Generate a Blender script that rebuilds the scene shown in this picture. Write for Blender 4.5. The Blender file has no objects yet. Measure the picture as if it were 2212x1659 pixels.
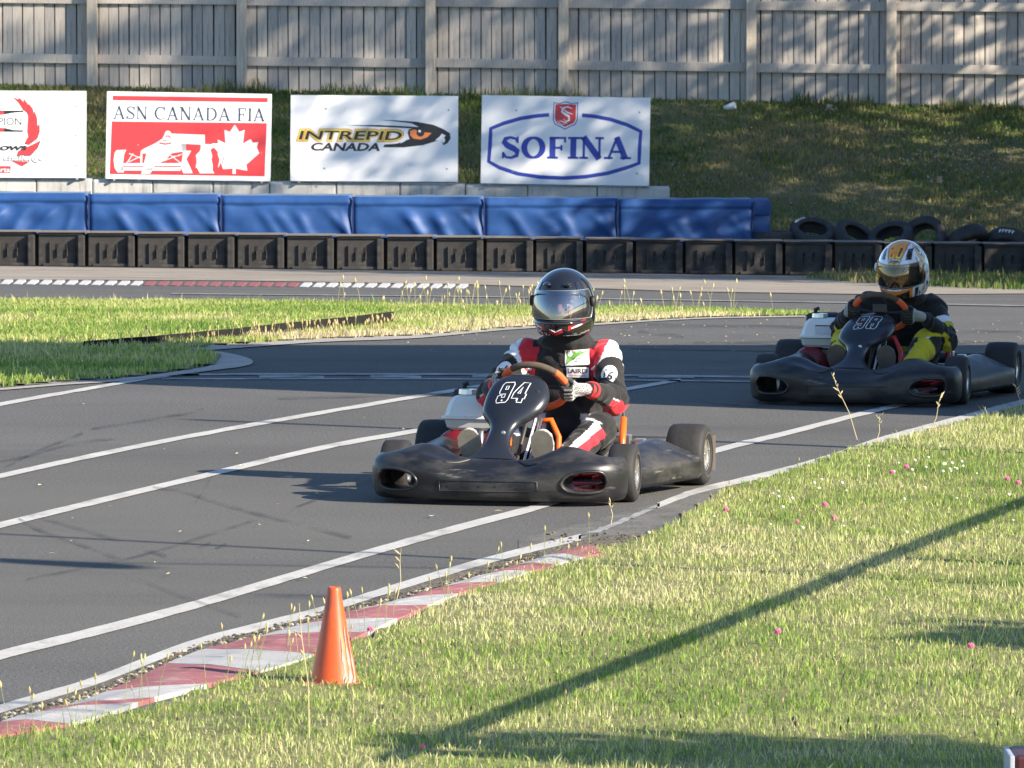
import bpy, bmesh, math, random
import numpy as np
from mathutils import Vector, Matrix, Quaternion, noise
from mathutils.bvhtree import BVHTree
from mathutils.geometry import tessellate_polygon
random.seed(7); RNG = np.random.default_rng(7)
PI = math.pi
scene = bpy.context.scene
COL = scene.collection
# ------------------------------------------------------------------ camera
F = 6900.0; CH = 2.4; PITCH = math.atan(434/F)
cam_d = bpy.data.cameras.new('camera'); cam = bpy.data.objects.new('camera', cam_d); COL.objects.link(cam)
cam.location = (0, 0, CH); cam.rotation_euler = (PI/2-PITCH, 0, 0)
cam_d.sensor_width = 36; cam_d.lens = F/1024*36; cam_d.clip_start = .5; cam_d.clip_end = 3000
cam_d.dof.use_dof = True; cam_d.dof.focus_distance = 30.5; cam_d.dof.aperture_fstop = 32
scene.camera = cam
# ------------------------------------------------------------------ light
SUN_D = Vector((-.857, .515, 0)).normalized()          # way the shadows fall
ELEV = math.radians(27)
w = bpy.data.worlds.new('World'); scene.world = w; w.use_nodes = True
nt = w.node_tree; nt.nodes.clear()
sky = nt.nodes.new('ShaderNodeTexSky'); sky.sky_type = 'NISHITA'; sky.sun_disc = False
sky.sun_elevation = ELEV; to_sun = -SUN_D
sky.sun_rotation = math.atan2(to_sun.x, to_sun.y)
sky.air_density = 1.0; sky.dust_density = .3; sky.ozone_density = 4.0
bg = nt.nodes.new('ShaderNodeBackground'); bg.inputs[1].default_value = .105
wo = nt.nodes.new('ShaderNodeOutputWorld'); nt.links.new(sky.outputs[0], bg.inputs[0]); nt.links.new(bg.outputs[0], wo.inputs[0])
sl = bpy.data.lights.new('sun', 'SUN'); sl.energy = 5.0; sl.angle = math.radians(.5); sl.color = (1, .89, .74)
sun = bpy.data.objects.new('sun', sl); COL.objects.link(sun)
sdir = Vector((SUN_D.x*math.cos(ELEV), SUN_D.y*math.cos(ELEV), -math.sin(ELEV)))
sun.rotation_euler = sdir.to_track_quat('-Z', 'Y').to_euler(); sun.location = (20, 0, 30)
scene.view_settings.view_transform = 'Standard'; scene.view_settings.look = 'None'
scene.view_settings.exposure = 1.22; scene.view_settings.gamma = 1; scene.view_settings.use_curve_mapping = False
scene.render.engine = 'CYCLES'
# ------------------------------------------------------------------ terrain
def clamp(t, a=0., b=1.): return max(a, min(b, t))
def ss(t): t = clamp(t); return t*t*(3-2*t)
def g(X, Y):
    zb = -1.89-.0115*clamp(X, -12, 12); zf = .22-.0224*clamp(X, -12, 12)
    if Y < 42: return 0.
    if Y < 92: return zb*(Y-42)/50
    if Y < 94.3: return zb
    if Y < 101.6:
        t = (Y-94.3)/7.3
        return zb+(zf-zb)*(t*.75+.25*ss(t))
    return zf
def ray(u, v):
    d = Vector(((u-512)/F, (384-v)/F, -1)); d.rotate(cam.rotation_euler); return d
def pix(u, v, top=0.):
    d = ray(u, v); a, b = 8., 130.; n = 400; py = a
    for i in range(1, n+1):
        Y = a+(b-a)*i/n; t = Y/d.y
        if CH+d.z*t <= g(d.x*t, Y)+top:
            lo, hi = py, Y
            for _ in range(18):
                m = (lo+hi)/2; t = m/d.y
                if CH+d.z*t <= g(d.x*t, m)+top: hi = m
                else: lo = m
            t = hi/d.y; return Vector((d.x*t, hi, g(d.x*t, hi)+top))
        py = Y
    t = b/d.y; return Vector((d.x*t, b, g(d.x*t, b)+top))
K = 1024/2212.
def dp(x, y, top=0.): return pix(x*K, y*K, top)      # photo coordinates on a 2212 px wide view
def at(u, v, Y):
    d = ray(u, v); t = Y/d.y; return Vector((d.x*t, Y, CH+d.z*t))
# ------------------------------------------------------------------ materials
MATS = {}
def lin(c): return tuple(((x/12.92) if x <= .04045 else ((x+.055)/1.055)**2.4) for x in c)
def mat(name, col=(.5, .5, .5), rough=.6, metal=0., var=0., scale=8., bump=0., bscale=40., attr=None, spec=.5,
        coat=0., sheen=0., trans=0., wear=None, stretch=None, grit=0., dirt=None):
    if name in MATS: return MATS[name]
    m = bpy.data.materials.new(name); m.use_nodes = True; N = m.node_tree.nodes; L = m.node_tree.links
    b = N['Principled BSDF']; b.inputs['Roughness'].default_value = rough; b.inputs['Metallic'].default_value = metal
    b.inputs['Specular IOR Level'].default_value = spec; b.inputs['Coat Weight'].default_value = coat
    b.inputs['Coat Roughness'].default_value = .06
    if sheen: b.inputs['Sheen Weight'].default_value = sheen
    tc = N.new('ShaderNodeTexCoord'); mp = N.new('ShaderNodeMapping'); L.new(tc.outputs['Object'], mp.inputs[0])
    if stretch: mp.inputs['Scale'].default_value = stretch
    if attr:
        a = N.new('ShaderNodeAttribute'); a.attribute_name = attr; src = a.outputs['Color']
    else:
        r = N.new('ShaderNodeRGB'); r.outputs[0].default_value = (*col, 1); src = r.outputs[0]
    def mul(src, lo, hi, sc, det=6, rghness=.6):
        n = N.new('ShaderNodeTexNoise'); n.inputs['Scale'].default_value = sc; n.inputs['Detail'].default_value = det
        n.inputs['Roughness'].default_value = rghness; L.new(mp.outputs[0], n.inputs['Vector'])
        mr = N.new('ShaderNodeMapRange'); mr.inputs[1].default_value = .3; mr.inputs[2].default_value = .7
        mr.inputs[3].default_value = lo; mr.inputs[4].default_value = hi; L.new(n.outputs['Fac'], mr.inputs[0])
        mx = N.new('ShaderNodeMix'); mx.data_type = 'RGBA'; mx.blend_type = 'MULTIPLY'; mx.inputs[0].default_value = 1
        L.new(src, mx.inputs[6]); cb = N.new('ShaderNodeCombineColor')
        for k in range(3): L.new(mr.outputs[0], cb.inputs[k])
        L.new(cb.outputs[0], mx.inputs[7]); return mx.outputs[2]
    if var: src = mul(src, 1-var, 1+var, scale)
    if grit: src = mul(src, 1-grit, 1+grit, 260, 3, .8); src = mul(src, 1-grit*.6, 1+grit*.6, 75, 2, .5)
    for wr in (wear, dirt):
        if not wr: continue
        wc, wscale, lo, hi, st = wr
        mp2 = N.new('ShaderNodeMapping'); L.new(tc.outputs['Object'], mp2.inputs[0]); mp2.inputs['Scale'].default_value = st
        mp2.inputs['Location'].default_value = (wscale, 3.1, 1.7)
        n = N.new('ShaderNodeTexNoise'); n.inputs['Scale'].default_value = wscale; n.inputs['Detail'].default_value = 9
        n.inputs['Roughness'].default_value = .68; L.new(mp2.outputs[0], n.inputs['Vector'])
        mr = N.new('ShaderNodeMapRange'); mr.inputs[1].default_value = lo; mr.inputs[2].default_value = hi; L.new(n.outputs['Fac'], mr.inputs[0])
        mx = N.new('ShaderNodeMix'); mx.data_type = 'RGBA'; L.new(mr.outputs[0], mx.inputs[0]); L.new(src, mx.inputs[6]); mx.inputs[7].default_value = (*wc, 1)
        src = mx.outputs[2]
        if wr is wear:
            mr2 = N.new('ShaderNodeMapRange'); mr2.inputs[3].default_value = rough; mr2.inputs[4].default_value = min(1, rough+.3)
            L.new(mr.outputs[0], mr2.inputs[0]); L.new(mr2.outputs[0], b.inputs['Roughness'])
    L.new(src, b.inputs['Base Color'])
    if bump:
        n = N.new('ShaderNodeTexNoise'); n.inputs['Scale'].default_value = bscale; n.inputs['Detail'].default_value = 5
        L.new(mp.outputs[0], n.inputs['Vector']); bp = N.new('ShaderNodeBump'); bp.inputs['Strength'].default_value = bump
        bp.inputs['Distance'].default_value = .02; L.new(n.outputs['Fac'], bp.inputs['Height']); L.new(bp.outputs[0], b.inputs['Normal'])
    if trans:
        out = N['Material Output']; t = N.new('ShaderNodeBsdfTranslucent'); L.new(src, t.inputs[0])
        ms = N.new('ShaderNodeMixShader'); ms.inputs[0].default_value = trans
        L.new(b.outputs[0], ms.inputs[1]); L.new(t.outputs[0], ms.inputs[2]); L.new(ms.outputs[0], out.inputs[0])
    m.diffuse_color = (*col, 1); MATS[name] = m; return m
def glassy(name, tint, gloss, fac, rough=.03):
    m = bpy.data.materials.new(name); m.use_nodes = True; N = m.node_tree.nodes; L = m.node_tree.links
    N.remove(N['Principled BSDF']); out = N['Material Output']
    t = N.new('ShaderNodeBsdfTransparent'); t.inputs[0].default_value = (*tint, 1)
    gl = N.new('ShaderNodeBsdfGlossy'); gl.inputs[0].default_value = (*gloss, 1); gl.inputs[1].default_value = rough
    ms = N.new('ShaderNodeMixShader'); lw = N.new('ShaderNodeFresnel'); lw.inputs[0].default_value = 1.5
    mr = N.new('ShaderNodeMapRange'); mr.inputs[3].default_value = fac; mr.inputs[4].default_value = 1
    L.new(lw.outputs[0], mr.inputs[0]); L.new(mr.outputs[0], ms.inputs[0])
    L.new(t.outputs[0], ms.inputs[1]); L.new(gl.outputs[0], ms.inputs[2]); L.new(ms.outputs[0], out.inputs[0])
    MATS[name] = m; return m
# ------------------------------------------------------------------ geometry
class G:
    """collects shapes for ONE mesh object"""
    def __init__(s): s.v = []; s.f = []; s.m = []
    def add(s, vs, fs, m=0, M=None):
        o = len(s.v); s.v += [tuple(M @ Vector(p)) if M is not None else tuple(p) for p in vs]
        s.f += [tuple(i+o for i in q) for q in fs]; s.m += [m]*len(fs); return s
    def box(s, c, d, m=0, M=None, bev=0.):
        x, y, z = (k/2 for k in d); cx, cy, cz = c
        if bev <= 0:
            vs = [(cx+a*x, cy+b*y, cz+e*z) for e in (-1, 1) for b in (-1, 1) for a in (-1, 1)]
            return s.add(vs, [(0, 2, 3, 1), (4, 5, 7, 6), (0, 1, 5, 4), (2, 6, 7, 3), (0, 4, 6, 2), (1, 3, 7, 5)], m, M)
        bm = bmesh.new(); bmesh.ops.create_cube(bm, size=1)
        for v in bm.verts: v.co = Vector((cx+v.co.x*2*x, cy+v.co.y*2*y, cz+v.co.z*2*z))
        bmesh.ops.bevel(bm, geom=list(bm.edges), offset=min(bev, x*.9, y*.9, z*.9), segments=2, affect='EDGES', profile=.6)
        bm.verts.index_update(); r = ([v.co.copy() for v in bm.verts], [[v.index for v in f.verts] for f in bm.faces]); bm.free()
        return s.add(*r, m, M)
    def grid(s, rows, m=0, closed=False, M=None, cap=False):
        n = len(rows[0]); vs = [p for r in rows for p in r]; fs = []
        for i in range(len(rows)-1):
            for j in range(n if closed else n-1):
                k = (j+1) % n; fs.append((i*n+j, i*n+k, (i+1)*n+k, (i+1)*n+j))
        if cap: fs.append(tuple(range(n))[::-1]); fs.append(tuple((len(rows)-1)*n+j for j in range(n)))
        return s.add(vs, fs, m, M)
    def tube(s, pts, r, m=0, n=10, closed=False, M=None, sq=None):
        pts = [Vector(p) for p in pts]; k = len(pts); rs = r if isinstance(r, (list, tuple)) else [r]*k
        up = Vector((0, 0, 1)); rows = []; prev = None
        for i in range(k):
            a = pts[(i-1) % k] if (closed or i > 0) else pts[i]; b = pts[(i+1) % k] if (closed or i < k-1) else pts[i]
            t = (b-a).normalized()
            if prev is None: q = t.cross(up); q = q if q.length > .01 else t.cross(Vector((1, 0, 0)))
            else: q = prev-t*prev.dot(t)
            q.normalize(); prev = q; w_ = t.cross(q)
            e = sq if sq else 1
            rows.append([pts[i]+(q*math.cos(2*PI*j/n)+w_*math.sin(2*PI*j/n)*e)*rs[i] for j in range(n)])
        if closed: rows.append(rows[0])
        return s.grid(rows, m, True, M, cap=not closed)
    def lathe(s, prof, n=32, m=0, axis='z', M=None, c=(0, 0, 0)):
        rows = []
        for (r, h) in prof:
            row = []
            for j in range(n):
                a = 2*PI*j/n
                p = (r*math.cos(a), r*math.sin(a), h)
                if axis == 'x': p = (h, r*math.cos(a), r*math.sin(a))
                if axis == 'y': p = (r*math.cos(a), h, r*math.sin(a))
                row.append((p[0]+c[0], p[1]+c[1], p[2]+c[2]))
            rows.append(row)
        return s.grid(rows, m, True, M)
    def ell(s, c, r, m=0, n=16, k=10, M=None, R=None):
        rows = []
        for i in range(k+1):
            th = PI*(i/k); th = max(.02, min(PI-.02, th)); row = []
            for j in range(n):
                ph = 2*PI*j/n; p = Vector((r[0]*math.sin(th)*math.cos(ph), r[1]*math.sin(th)*math.sin(ph), r[2]*math.cos(th)))
                if R is not None: p = R @ p
                row.append(p+Vector(c))
            rows.append(row)
        return s.grid(rows, m, True, M, cap=True)
    def cap(s, a, b, ra, rb, m=0, n=14):
        a = Vector(a); b = Vector(b); L_ = (b-a).length; t = (b-a)/max(L_, 1e-6)
        pts = []; rs = []
        for q in (-.96, -.8, -.5, 0): pts.append(a+t*ra*q); rs.append(ra*math.sqrt(1-q*q))
        for q in (0, .5, .8, .96): pts.append(b+t*rb*q); rs.append(rb*math.sqrt(1-q*q))
        return s.tube(pts, rs, m, n)
    def extr(s, poly, h0, h1, m=0, M=None):
        n = len(poly); vs = [(x, y, h0) for x, y in poly]+[(x, y, h1) for x, y in poly]
        fs = [(i, (i+1) % n, (i+1) % n+n, i+n) for i in range(n)]
        for t in tessellate_polygon([[Vector((x, y, 0)) for x, y in poly]]): fs.append(tuple(t)); fs.append(tuple(k+n for k in t))
        return s.add(vs, fs, m, M)
    def mesh(s, name):
        me = bpy.data.meshes.new(name); me.from_pydata([tuple(p) for p in s.v], [], s.f)
        me.polygons.foreach_set('material_index', s.m); me.update()
        bm = bmesh.new(); bm.from_mesh(me); bmesh.ops.recalc_face_normals(bm, faces=bm.faces); bm.to_mesh(me); bm.free(); return me
def link(name, me, mats, parent=None, smooth=False, loc=None, rot=None):
    o = bpy.data.objects.new(name, me)
    if mats is not None and not me.materials:
        for m in (mats if isinstance(mats, (list, tuple)) else [mats]): me.materials.append(m)
    if smooth: me.polygons.foreach_set('use_smooth', [True]*len(me.polygons))
    COL.objects.link(o)
    if parent is not None: o.parent = parent
    if loc is not None: o.location = loc
    if rot is not None: o.rotation_euler = rot
    return o
def obj(name, gg, mats, parent=None, smooth=False, loc=None, rot=None, sub=0, bevel=0, solid=0, auto=None):
    me = gg.mesh(name); o = link(name, me, mats, parent, smooth or auto is not None, loc, rot)
    if auto is not None:
        me.set_sharp_from_angle(angle=math.radians(auto))
    if solid: md = o.modifiers.new('s', 'SOLIDIFY'); md.thickness = solid; md.offset = 0
    if sub: md = o.modifiers.new('u', 'SUBSURF'); md.levels = sub; md.render_levels = sub
    if bevel: md = o.modifiers.new('b', 'BEVEL'); md.width = bevel; md.segments = 2
    return o
def tag(o, label=None, cat=None, group=None, kind=None):
    if label: o['label'] = label
    if cat: o['category'] = cat
    if group: o['group'] = group
    if kind: o['kind'] = kind
    return o
def thing(name, label, cat, loc=(0, 0, 0), rz=0., group=None):
    o = bpy.data.objects.new(name, None); o.empty_display_size = .2; COL.objects.link(o)
    o.location = loc; o.rotation_euler = (0, 0, rz); return tag(o, label, cat, group)
def struct(name, gg, m, parent=None, smooth=False):
    o = obj(name, gg, m, parent, smooth)
    if parent is None: o['kind'] = 'structure'
    return o
def dup(root, loc, rot=None, label=None, group=None):
    r = root.copy(); COL.objects.link(r); r.location = loc
    if rot is not None: r.rotation_euler = rot
    if label: r['label'] = label
    if group: r['group'] = group
    for ch in list(root.children):
        c = ch.copy(); COL.objects.link(c); c.parent = r
        for q in ch.children: d = q.copy(); COL.objects.link(d); d.parent = c
    return r
def bake(o, keep=False):
    dg = bpy.context.evaluated_depsgraph_get(); dg.update()
    me = bpy.data.meshes.new_from_object(o.evaluated_get(dg)); return me
def remeshed(gg, vox, smooth=3):
    me = gg.mesh('tmp'); o = bpy.data.objects.new('tmp', me); COL.objects.link(o)
    r = o.modifiers.new('r', 'REMESH'); r.mode = 'VOXEL'; r.voxel_size = vox
    if smooth: s_ = o.modifiers.new('s', 'SMOOTH'); s_.factor = .5; s_.iterations = smooth
    out = bake(o); bpy.data.objects.remove(o); bpy.data.meshes.remove(me); out.materials.clear(); return out
def paint(me, fn, name='Col'):
    """fn(co)->rgb per vertex"""
    n = len(me.vertices); co = np.empty(n*3, np.float32); me.vertices.foreach_get('co', co); co = co.reshape(-1, 3)
    c = np.ones((n, 4), np.float32)
    for i in range(n): c[i, :3] = fn(co[i])
    a = me.color_attributes.new(name, 'FLOAT_COLOR', 'POINT'); a.data.foreach_set('color', c.ravel())
# ------------------------------------------------------------------ 2-D art (print on signs, decals)
class Art:
    def __init__(s): s.g = G(); s.layer = 0
    def _p(s, tris2d, m):
        h = s.layer
        for t in tris2d: s.g.add([(x, y, h) for x, y in t], [tuple(range(len(t)))], m)
    def poly(s, pts, m):
        vs = [Vector((x, y, 0)) for x, y in pts]
        for t in tessellate_polygon([vs]): s._p([[pts[i] for i in t]], m)
    def rect(s, x0, y0, x1, y1, m): s._p([[(x0, y0), (x1, y0), (x1, y1), (x0, y1)]], m)
    def ell(s, cx, cy, rx, ry, m, n=24): s._p([[(cx+rx*math.cos(2*PI*i/n), cy+ry*math.sin(2*PI*i/n)) for i in range(n)]], m)
    def strip(s, pts, w, m, closed=False):
        k = len(pts); ws = w if isinstance(w, (list, tuple)) else [w]*k; L_ = []; R_ = []
        for i in range(k):
            a = pts[(i-1) % k] if (closed or i > 0) else pts[i]; b = pts[(i+1) % k] if (closed or i < k-1) else pts[i]
            dx, dy = b[0]-a[0], b[1]-a[1]; l = math.hypot(dx, dy) or 1; nx, ny = -dy/l*ws[i]/2, dx/l*ws[i]/2
            L_.append((pts[i][0]+nx, pts[i][1]+ny)); R_.append((pts[i][0]-nx, pts[i][1]-ny))
        for i in range(k if closed else k-1): j = (i+1) % k; s._p([[L_[i], L_[j], R_[j], R_[i]]], m)
    def text(s, body, x0, y0, x1, y1, m, off=0., shear=0., dy=0.):
        cu = bpy.data.curves.new('t', 'FONT'); cu.body = body; cu.size = 1; cu.offset = off; cu.fill_mode = 'FRONT'; cu.resolution_u = 3
        o = bpy.data.objects.new('t', cu); COL.objects.link(o); me = bake(o)
        co = np.empty(len(me.vertices)*3); me.vertices.foreach_get('co', co); co = co.reshape(-1, 3)
        a, b = co[:, :2].min(0), co[:, :2].max(0)
        q = (co[:, :2]-a)/(b-a); H = y1-y0; Wd = x1-x0-abs(shear)*H
        for f in me.polygons:
            t = []
            for i in f.vertices:
                yy = y0+q[i, 1]*H; t.append((x0+q[i, 0]*Wd+shear*(yy-y0), yy+dy*q[i, 0]))
            s._p([t], m)
        bpy.data.objects.remove(o); bpy.data.meshes.remove(me)
    def serif(s, body, x0, y0, x1, y1, m, T=.2, t=.07, sb=.3):
        """serif capitals drawn from strokes"""
        ws = {'I': .42, 'F': .78, 'S': .72, ' ': .4, 'N': .95, 'A': .95, 'O': .98, 'C': .92, 'D': .95}
        tot = sum(ws[c] for c in body); H = y1-y0; k = (x1-x0)/tot; x = x0
        for c in body:
            w_ = ws[c]; X = lambda px: x+px*k
            def st(pts, wd): s.strip([(X(a), y0+b*H) for a, b in pts], [q*H for q in wd] if isinstance(wd, list) else wd*H, m)
            def sf(a, b, q=sb): st([(a-q/2, b), (a+q/2, b)], t)
            e = t/2
            if c == 'I': st([(w_/2, 0), (w_/2, 1)], T); sf(w_/2, e); sf(w_/2, 1-e)
            if c == 'F':
                st([(.22, 0), (.22, 1)], T); st([(.1, 1-e), (.7, 1-e)], t); st([(.22, .5), (.55, .5)], t)
                st([(.68, 1), (.68, .74)], t); st([(.55, .63), (.55, .37)], t*.9); sf(.22, e)
            if c == 'A':
                st([(.14, 0), (.46, 1)], t*1.1); st([(.44, 1), (.78, 0)], T); st([(.24, .33), (.66, .33)], t); sf(.14, e, sb*.8); sf(.78, e)
            if c == 'N':
                st([(.18, 0), (.18, 1)], t*1.1); st([(.16, 1), (.76, 0)], T*1.05); st([(.76, 0), (.76, 1)], t*1.1); sf(.18, e, sb*.8); sf(.1, 1-e, sb*.7); sf(.76, 1-e, sb*.8)
            if c == 'O':
                P = [(.49+(.42-T*.3)*math.cos(2*PI*i/24), .5+(.5-t/2)*math.sin(2*PI*i/24)) for i in range(24)]
                s.strip([(X(a), y0+b*H) for a, b in P], [(t+(T-t)*abs(math.cos(2*PI*i/24)))*H for i in range(24)], m, closed=True)
            if c == 'C':
                A_ = [math.radians(45+270*i/18) for i in range(19)]
                P = [(.5+.38*math.cos(a), .5+(.5-t/2)*math.sin(a)) for a in A_]
                st(P, [(t+(T-t)*max(0, -math.cos(a))) for a in A_]); st([(P[0][0], 1), (P[0][0], .7)], t)
            if c == 'D':
                st([(.2, 0), (.2, 1)], T); A_ = [math.radians(-90+180*i/14) for i in range(15)]
                P = [(.38+.42*math.cos(a), .5+(.5-t/2)*math.sin(a)) for a in A_]; P = [(.1, P[0][1])]+P+[(.1, P[-1][1])]
                st(P, [t]+[(t+(T-t)*max(0, math.cos(a))) for a in A_]+[t])
            if c == 'S':
                P = [(.6, .76), (.56, .9), (.36, .965), (.17, .9), (.13, .75), (.24, .6), (.46, .47), (.61, .34), (.6, .14), (.4, .035), (.2, .06), (.1, .24)]
                st(P, [t, t*1.1, t*1.2, T*.7, T*.95, T, T, T*.95, T*.7, t*1.2, t*1.1, t]); st([(.63, 1), (.63, .7)], t*.9); st([(.09, 0), (.09, .3)], t*.9)
            x += w_*k
def warp(art, fn):
    """art mesh -> points moved by fn(x,y,h)"""
    art.g.v = [tuple(fn(*p)) for p in art.g.v]; return art.g
def decal(art, bvh, o, ux, uy, d, eps=.003, maxlen=.02, lift=.0012):
    """print laid on a curved surface: subdivide, cast rays"""
    me = art.g.mesh('d'); bm = bmesh.new(); bm.from_mesh(me)
    for _ in range(4):
        es = [e for e in bm.edges if e.calc_length() > maxlen]
        if not es: break
        bmesh.ops.subdivide_edges(bm, edges=es, cuts=1); bmesh.ops.triangulate(bm, faces=[f for f in bm.faces if len(f.verts) > 3])
    o = Vector(o); ux = Vector(ux).normalized(); uy = Vector(uy).normalized(); d = Vector(d).normalized(); last = None; bad = []; dep = []
    for v in bm.verts:
        p = o+ux*v.co.x+uy*v.co.y-d*.3; h = v.co.z; hit = bvh.ray_cast(p, d)
        q = hit[0] if hit[0] is not None else (last if last is not None else p+d*.3)
        dep.append(hit[3] if hit[0] is not None else None)
        if hit[0] is None: bad.append(v)
        v.co = q-d*(eps+h*lift)
    good = sorted(x for x in dep if x is not None); med = good[len(good)//2] if good else 0
    bad += [v for v, x in zip(bm.verts, dep) if x is not None and abs(x-med) > .055]
    bmesh.ops.delete(bm, geom=list(set(bad)), context='VERTS')
    bm.to_mesh(me); bm.free(); return me
def bvh_of(me): return BVHTree.FromPolygons([v.co.copy() for v in me.vertices], [tuple(p.vertices) for p in me.polygons])
# ================================================================== setting
def frange(a, b, st): n = max(1, int(round((b-a)/st))); return [a+(b-a)*i/n for i in range(n+1)]
M_ground = mat('soil', (.16, .13, .075), .95, var=.35, scale=3, bump=.5, bscale=30)
M_bank = mat('bank_soil', (.13, .118, .055), .95, var=.42, scale=1.1, bump=.6, bscale=18, dirt=((.19, .155, .085), .9, .5, .72, (1, 1, 1)))
M_asph = mat('asphalt', (.121, .119, .114), .95, var=.10, scale=.55, wear=((.085, .084, .083), .55, .50, .80, (.22, 1, 1)), bump=.35, bscale=170, grit=.62, spec=.08,
             dirt=((.135, .13, .118), .35, .48, .75, (.35, 1, 1)))
M_conc = mat('concrete', (.32, .295, .26), .9, var=.16, scale=2.2, bump=.2, bscale=60, grit=.12)
M_shoulder = mat('shoulder_concrete', (.29, .255, .21), .92, spec=.1, var=.2, scale=1.6, grit=.25, bump=.3, bscale=60, dirt=((.12, .11, .10), 1.1, .5, .75, (.3, 1, 1)))
M_paint = mat('line_paint', (.45, .44, .41), .85, var=.12, scale=3, grit=.2, dirt=((.17, .165, .155), 5, .52, .78, (1, .35, 1)), spec=.1)
M_paintworn = mat('worn_line_paint', (.30, .30, .29), .85, var=.2, scale=3, grit=.3, dirt=((.10, .10, .10), 5, .42, .62, (1, 1, 1)))
M_kred = mat('kerb_red', (.275, .110, .115), .85, var=.2, scale=4, grit=.15, spec=.15, dirt=((.36, .27, .25), 8, .54, .72, (1, 2.5, 1)))
M_kwhite = mat('kerb_white', (.36, .355, .35), .85, var=.12, scale=4, spec=.15, grit=.15, dirt=((.33, .31, .30), 6, .56, .75, (1, 1, 1)))
M_dirt = mat('gravel_dirt', (.125, .105, .075), .98, var=.4, scale=14, bump=1, bscale=60, grit=.5, dirt=((.3, .27, .2), 30, .60, .68, (1, 1, 1)))
def sheet(name, xs, ys, off, m, inside=None, hf=None):
    gg = G(); idx = {}; P = []
    for j, y in enumerate(ys):
        for i, x in enumerate(xs): P.append((x, y, (hf or g)(x, y)+off))
    fs = []
    n = len(xs)
    for j in range(len(ys)-1):
        for i in range(n-1):
            if inside is None or inside((xs[i]+xs[i+1])/2, (ys[j]+ys[j+1])/2): fs.append((j*n+i, j*n+i+1, (j+1)*n+i+1, (j+1)*n+i))
    gg.add(P, fs); o = link(name, gg.mesh(name), m, smooth=True); o['kind'] = 'structure'; return o
sheet('ground', [-600, -200, -60]+frange(-20, 20, 2)+[60, 200, 600], [-60, -10]+frange(5, 110, 1)+[130, 200, 500, 1500], -.03, M_ground)
sheet('track', frange(-16, 16, 1), frange(8, 92, 1), 0, M_asph)
sheet('grass_bank', frange(-16, 16, .5), frange(93.6, 106, .3), -.01, M_bank,
      hf=lambda x, y: g(x, y)+.05*noise.noise(Vector((x*.6, y*.6, 0))) if y > 94.2 else g(x, y))
def catmull(P, n=6):
    P = [Vector((*p, 0)) if len(p) == 2 else Vector(p) for p in P]; out = []
    for i in range(len(P)-1):
        a = P[i-1] if i else P[i]*2-P[i+1]; b = P[i]; c = P[i+1]; d = P[i+2] if i+2 < len(P) else P[i+1]*2-P[i]
        for k in range(n):
            t = k/n; out.append(.5*((2*b)+(c-a)*t+(2*a-5*b+4*c-d)*t*t+(3*b-a-3*c+d)*t**3))
    out.append(P[-1]); return out
def ribbon(gg, ctl, off, m=0, n=8, jit=0.):
    """ctl: (x, y_top, y_bottom) in photo view coordinates -> band on the ground"""
    P = catmull([(a, b, c) for a, b, c in ctl], n); A = []; B = []
    for i, p in enumerate(P):
        j1, j2 = ((noise.noise(Vector((i*.9, 3, q)))*jit) for q in (0, 7))
        A.append(dp(p.x, p.y+j1, off)); B.append(dp(p.x, p.z+j2, off))
    gg.grid([A, B], m)
LW = lambda pts, w0, w1: [(x, y-(w0+(w1-w0)*i/(len(pts)-1))/2, y+(w0+(w1-w0)*i/(len(pts)-1))/2) for i, (x, y) in enumerate(pts)]
lines = [
    ('painted_line', LW([(-150, 903), (0, 873), (180, 841), (345, 813), (430, 808)], 9, 4), M_paint),
    ('painted_line', LW([(-150, 1062), (0, 1028), (200, 984), (420, 940), (700, 890), (1000, 840), (1180, 812)], 11, 6), M_paint),
    ('painted_line', LW([(-150, 1172), (0, 1134), (200, 1085), (400, 1037), (700, 966), (900, 930), (1150, 882), (1340, 843), (1470, 820)], 14, 6), M_paint),
    ('painted_line', LW([(-150, 1462), (0, 1415), (200, 1365), (400, 1312), (600, 1253), (800, 1193), (1000, 1137), (1170, 1092), (1360, 1030), (1550, 972), (1700, 935), (1900, 884), (2010, 862)], 21, 8), M_paint),
    ('edge_line', LW([(-150, 1580), (0, 1531), (200, 1472), (400, 1396), (550, 1355), (700, 1317), (850, 1270), (1000, 1225), (1130, 1190), (1255, 1160)], 19, 14), M_paint),
    ('edge_line', LW([(1420, 1092), (1500, 1062), (1600, 1038), (1700, 1014), (1800, 985), (1900, 951), (2060, 908), (2212, 868), (2400, 823)], 12, 13), M_paint),
]
for nme, c, m in lines:
    gg = G(); ribbon(gg, c, .004, jit=1.2); struct(nme, gg, m)
gg = G(); ribbon(gg, LW([(-60, 833), (120, 826), (330, 812), (500, 808), (900, 808), (1300, 810), (1640, 814), (1900, 816)], 4, 4), .004)
ribbon(gg, LW([(350, 818), (500, 818), (900, 818), (1300, 820), (1640, 824), (1900, 826)], 3, 3), .004)
for a, b in ((560, 700), (800, 910), (1020, 1090), (1380, 1500)): ribbon(gg, LW([(a, 813), ((a+b)/2, 813), (b, 814)], 5, 5), .0042)
ribbon(gg, LW([(370, 634), (700, 637), (1000, 640), (1290, 645), (1750, 652), (2100, 658), (2400, 664)], 1.6, 1.8), .008)
ribbon(gg, LW([(1250, 1161), (1310, 1139), (1370, 1114), (1425, 1090)], 9, 8), .004, jit=5)
struct('worn_line', gg, M_paintworn)
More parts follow.
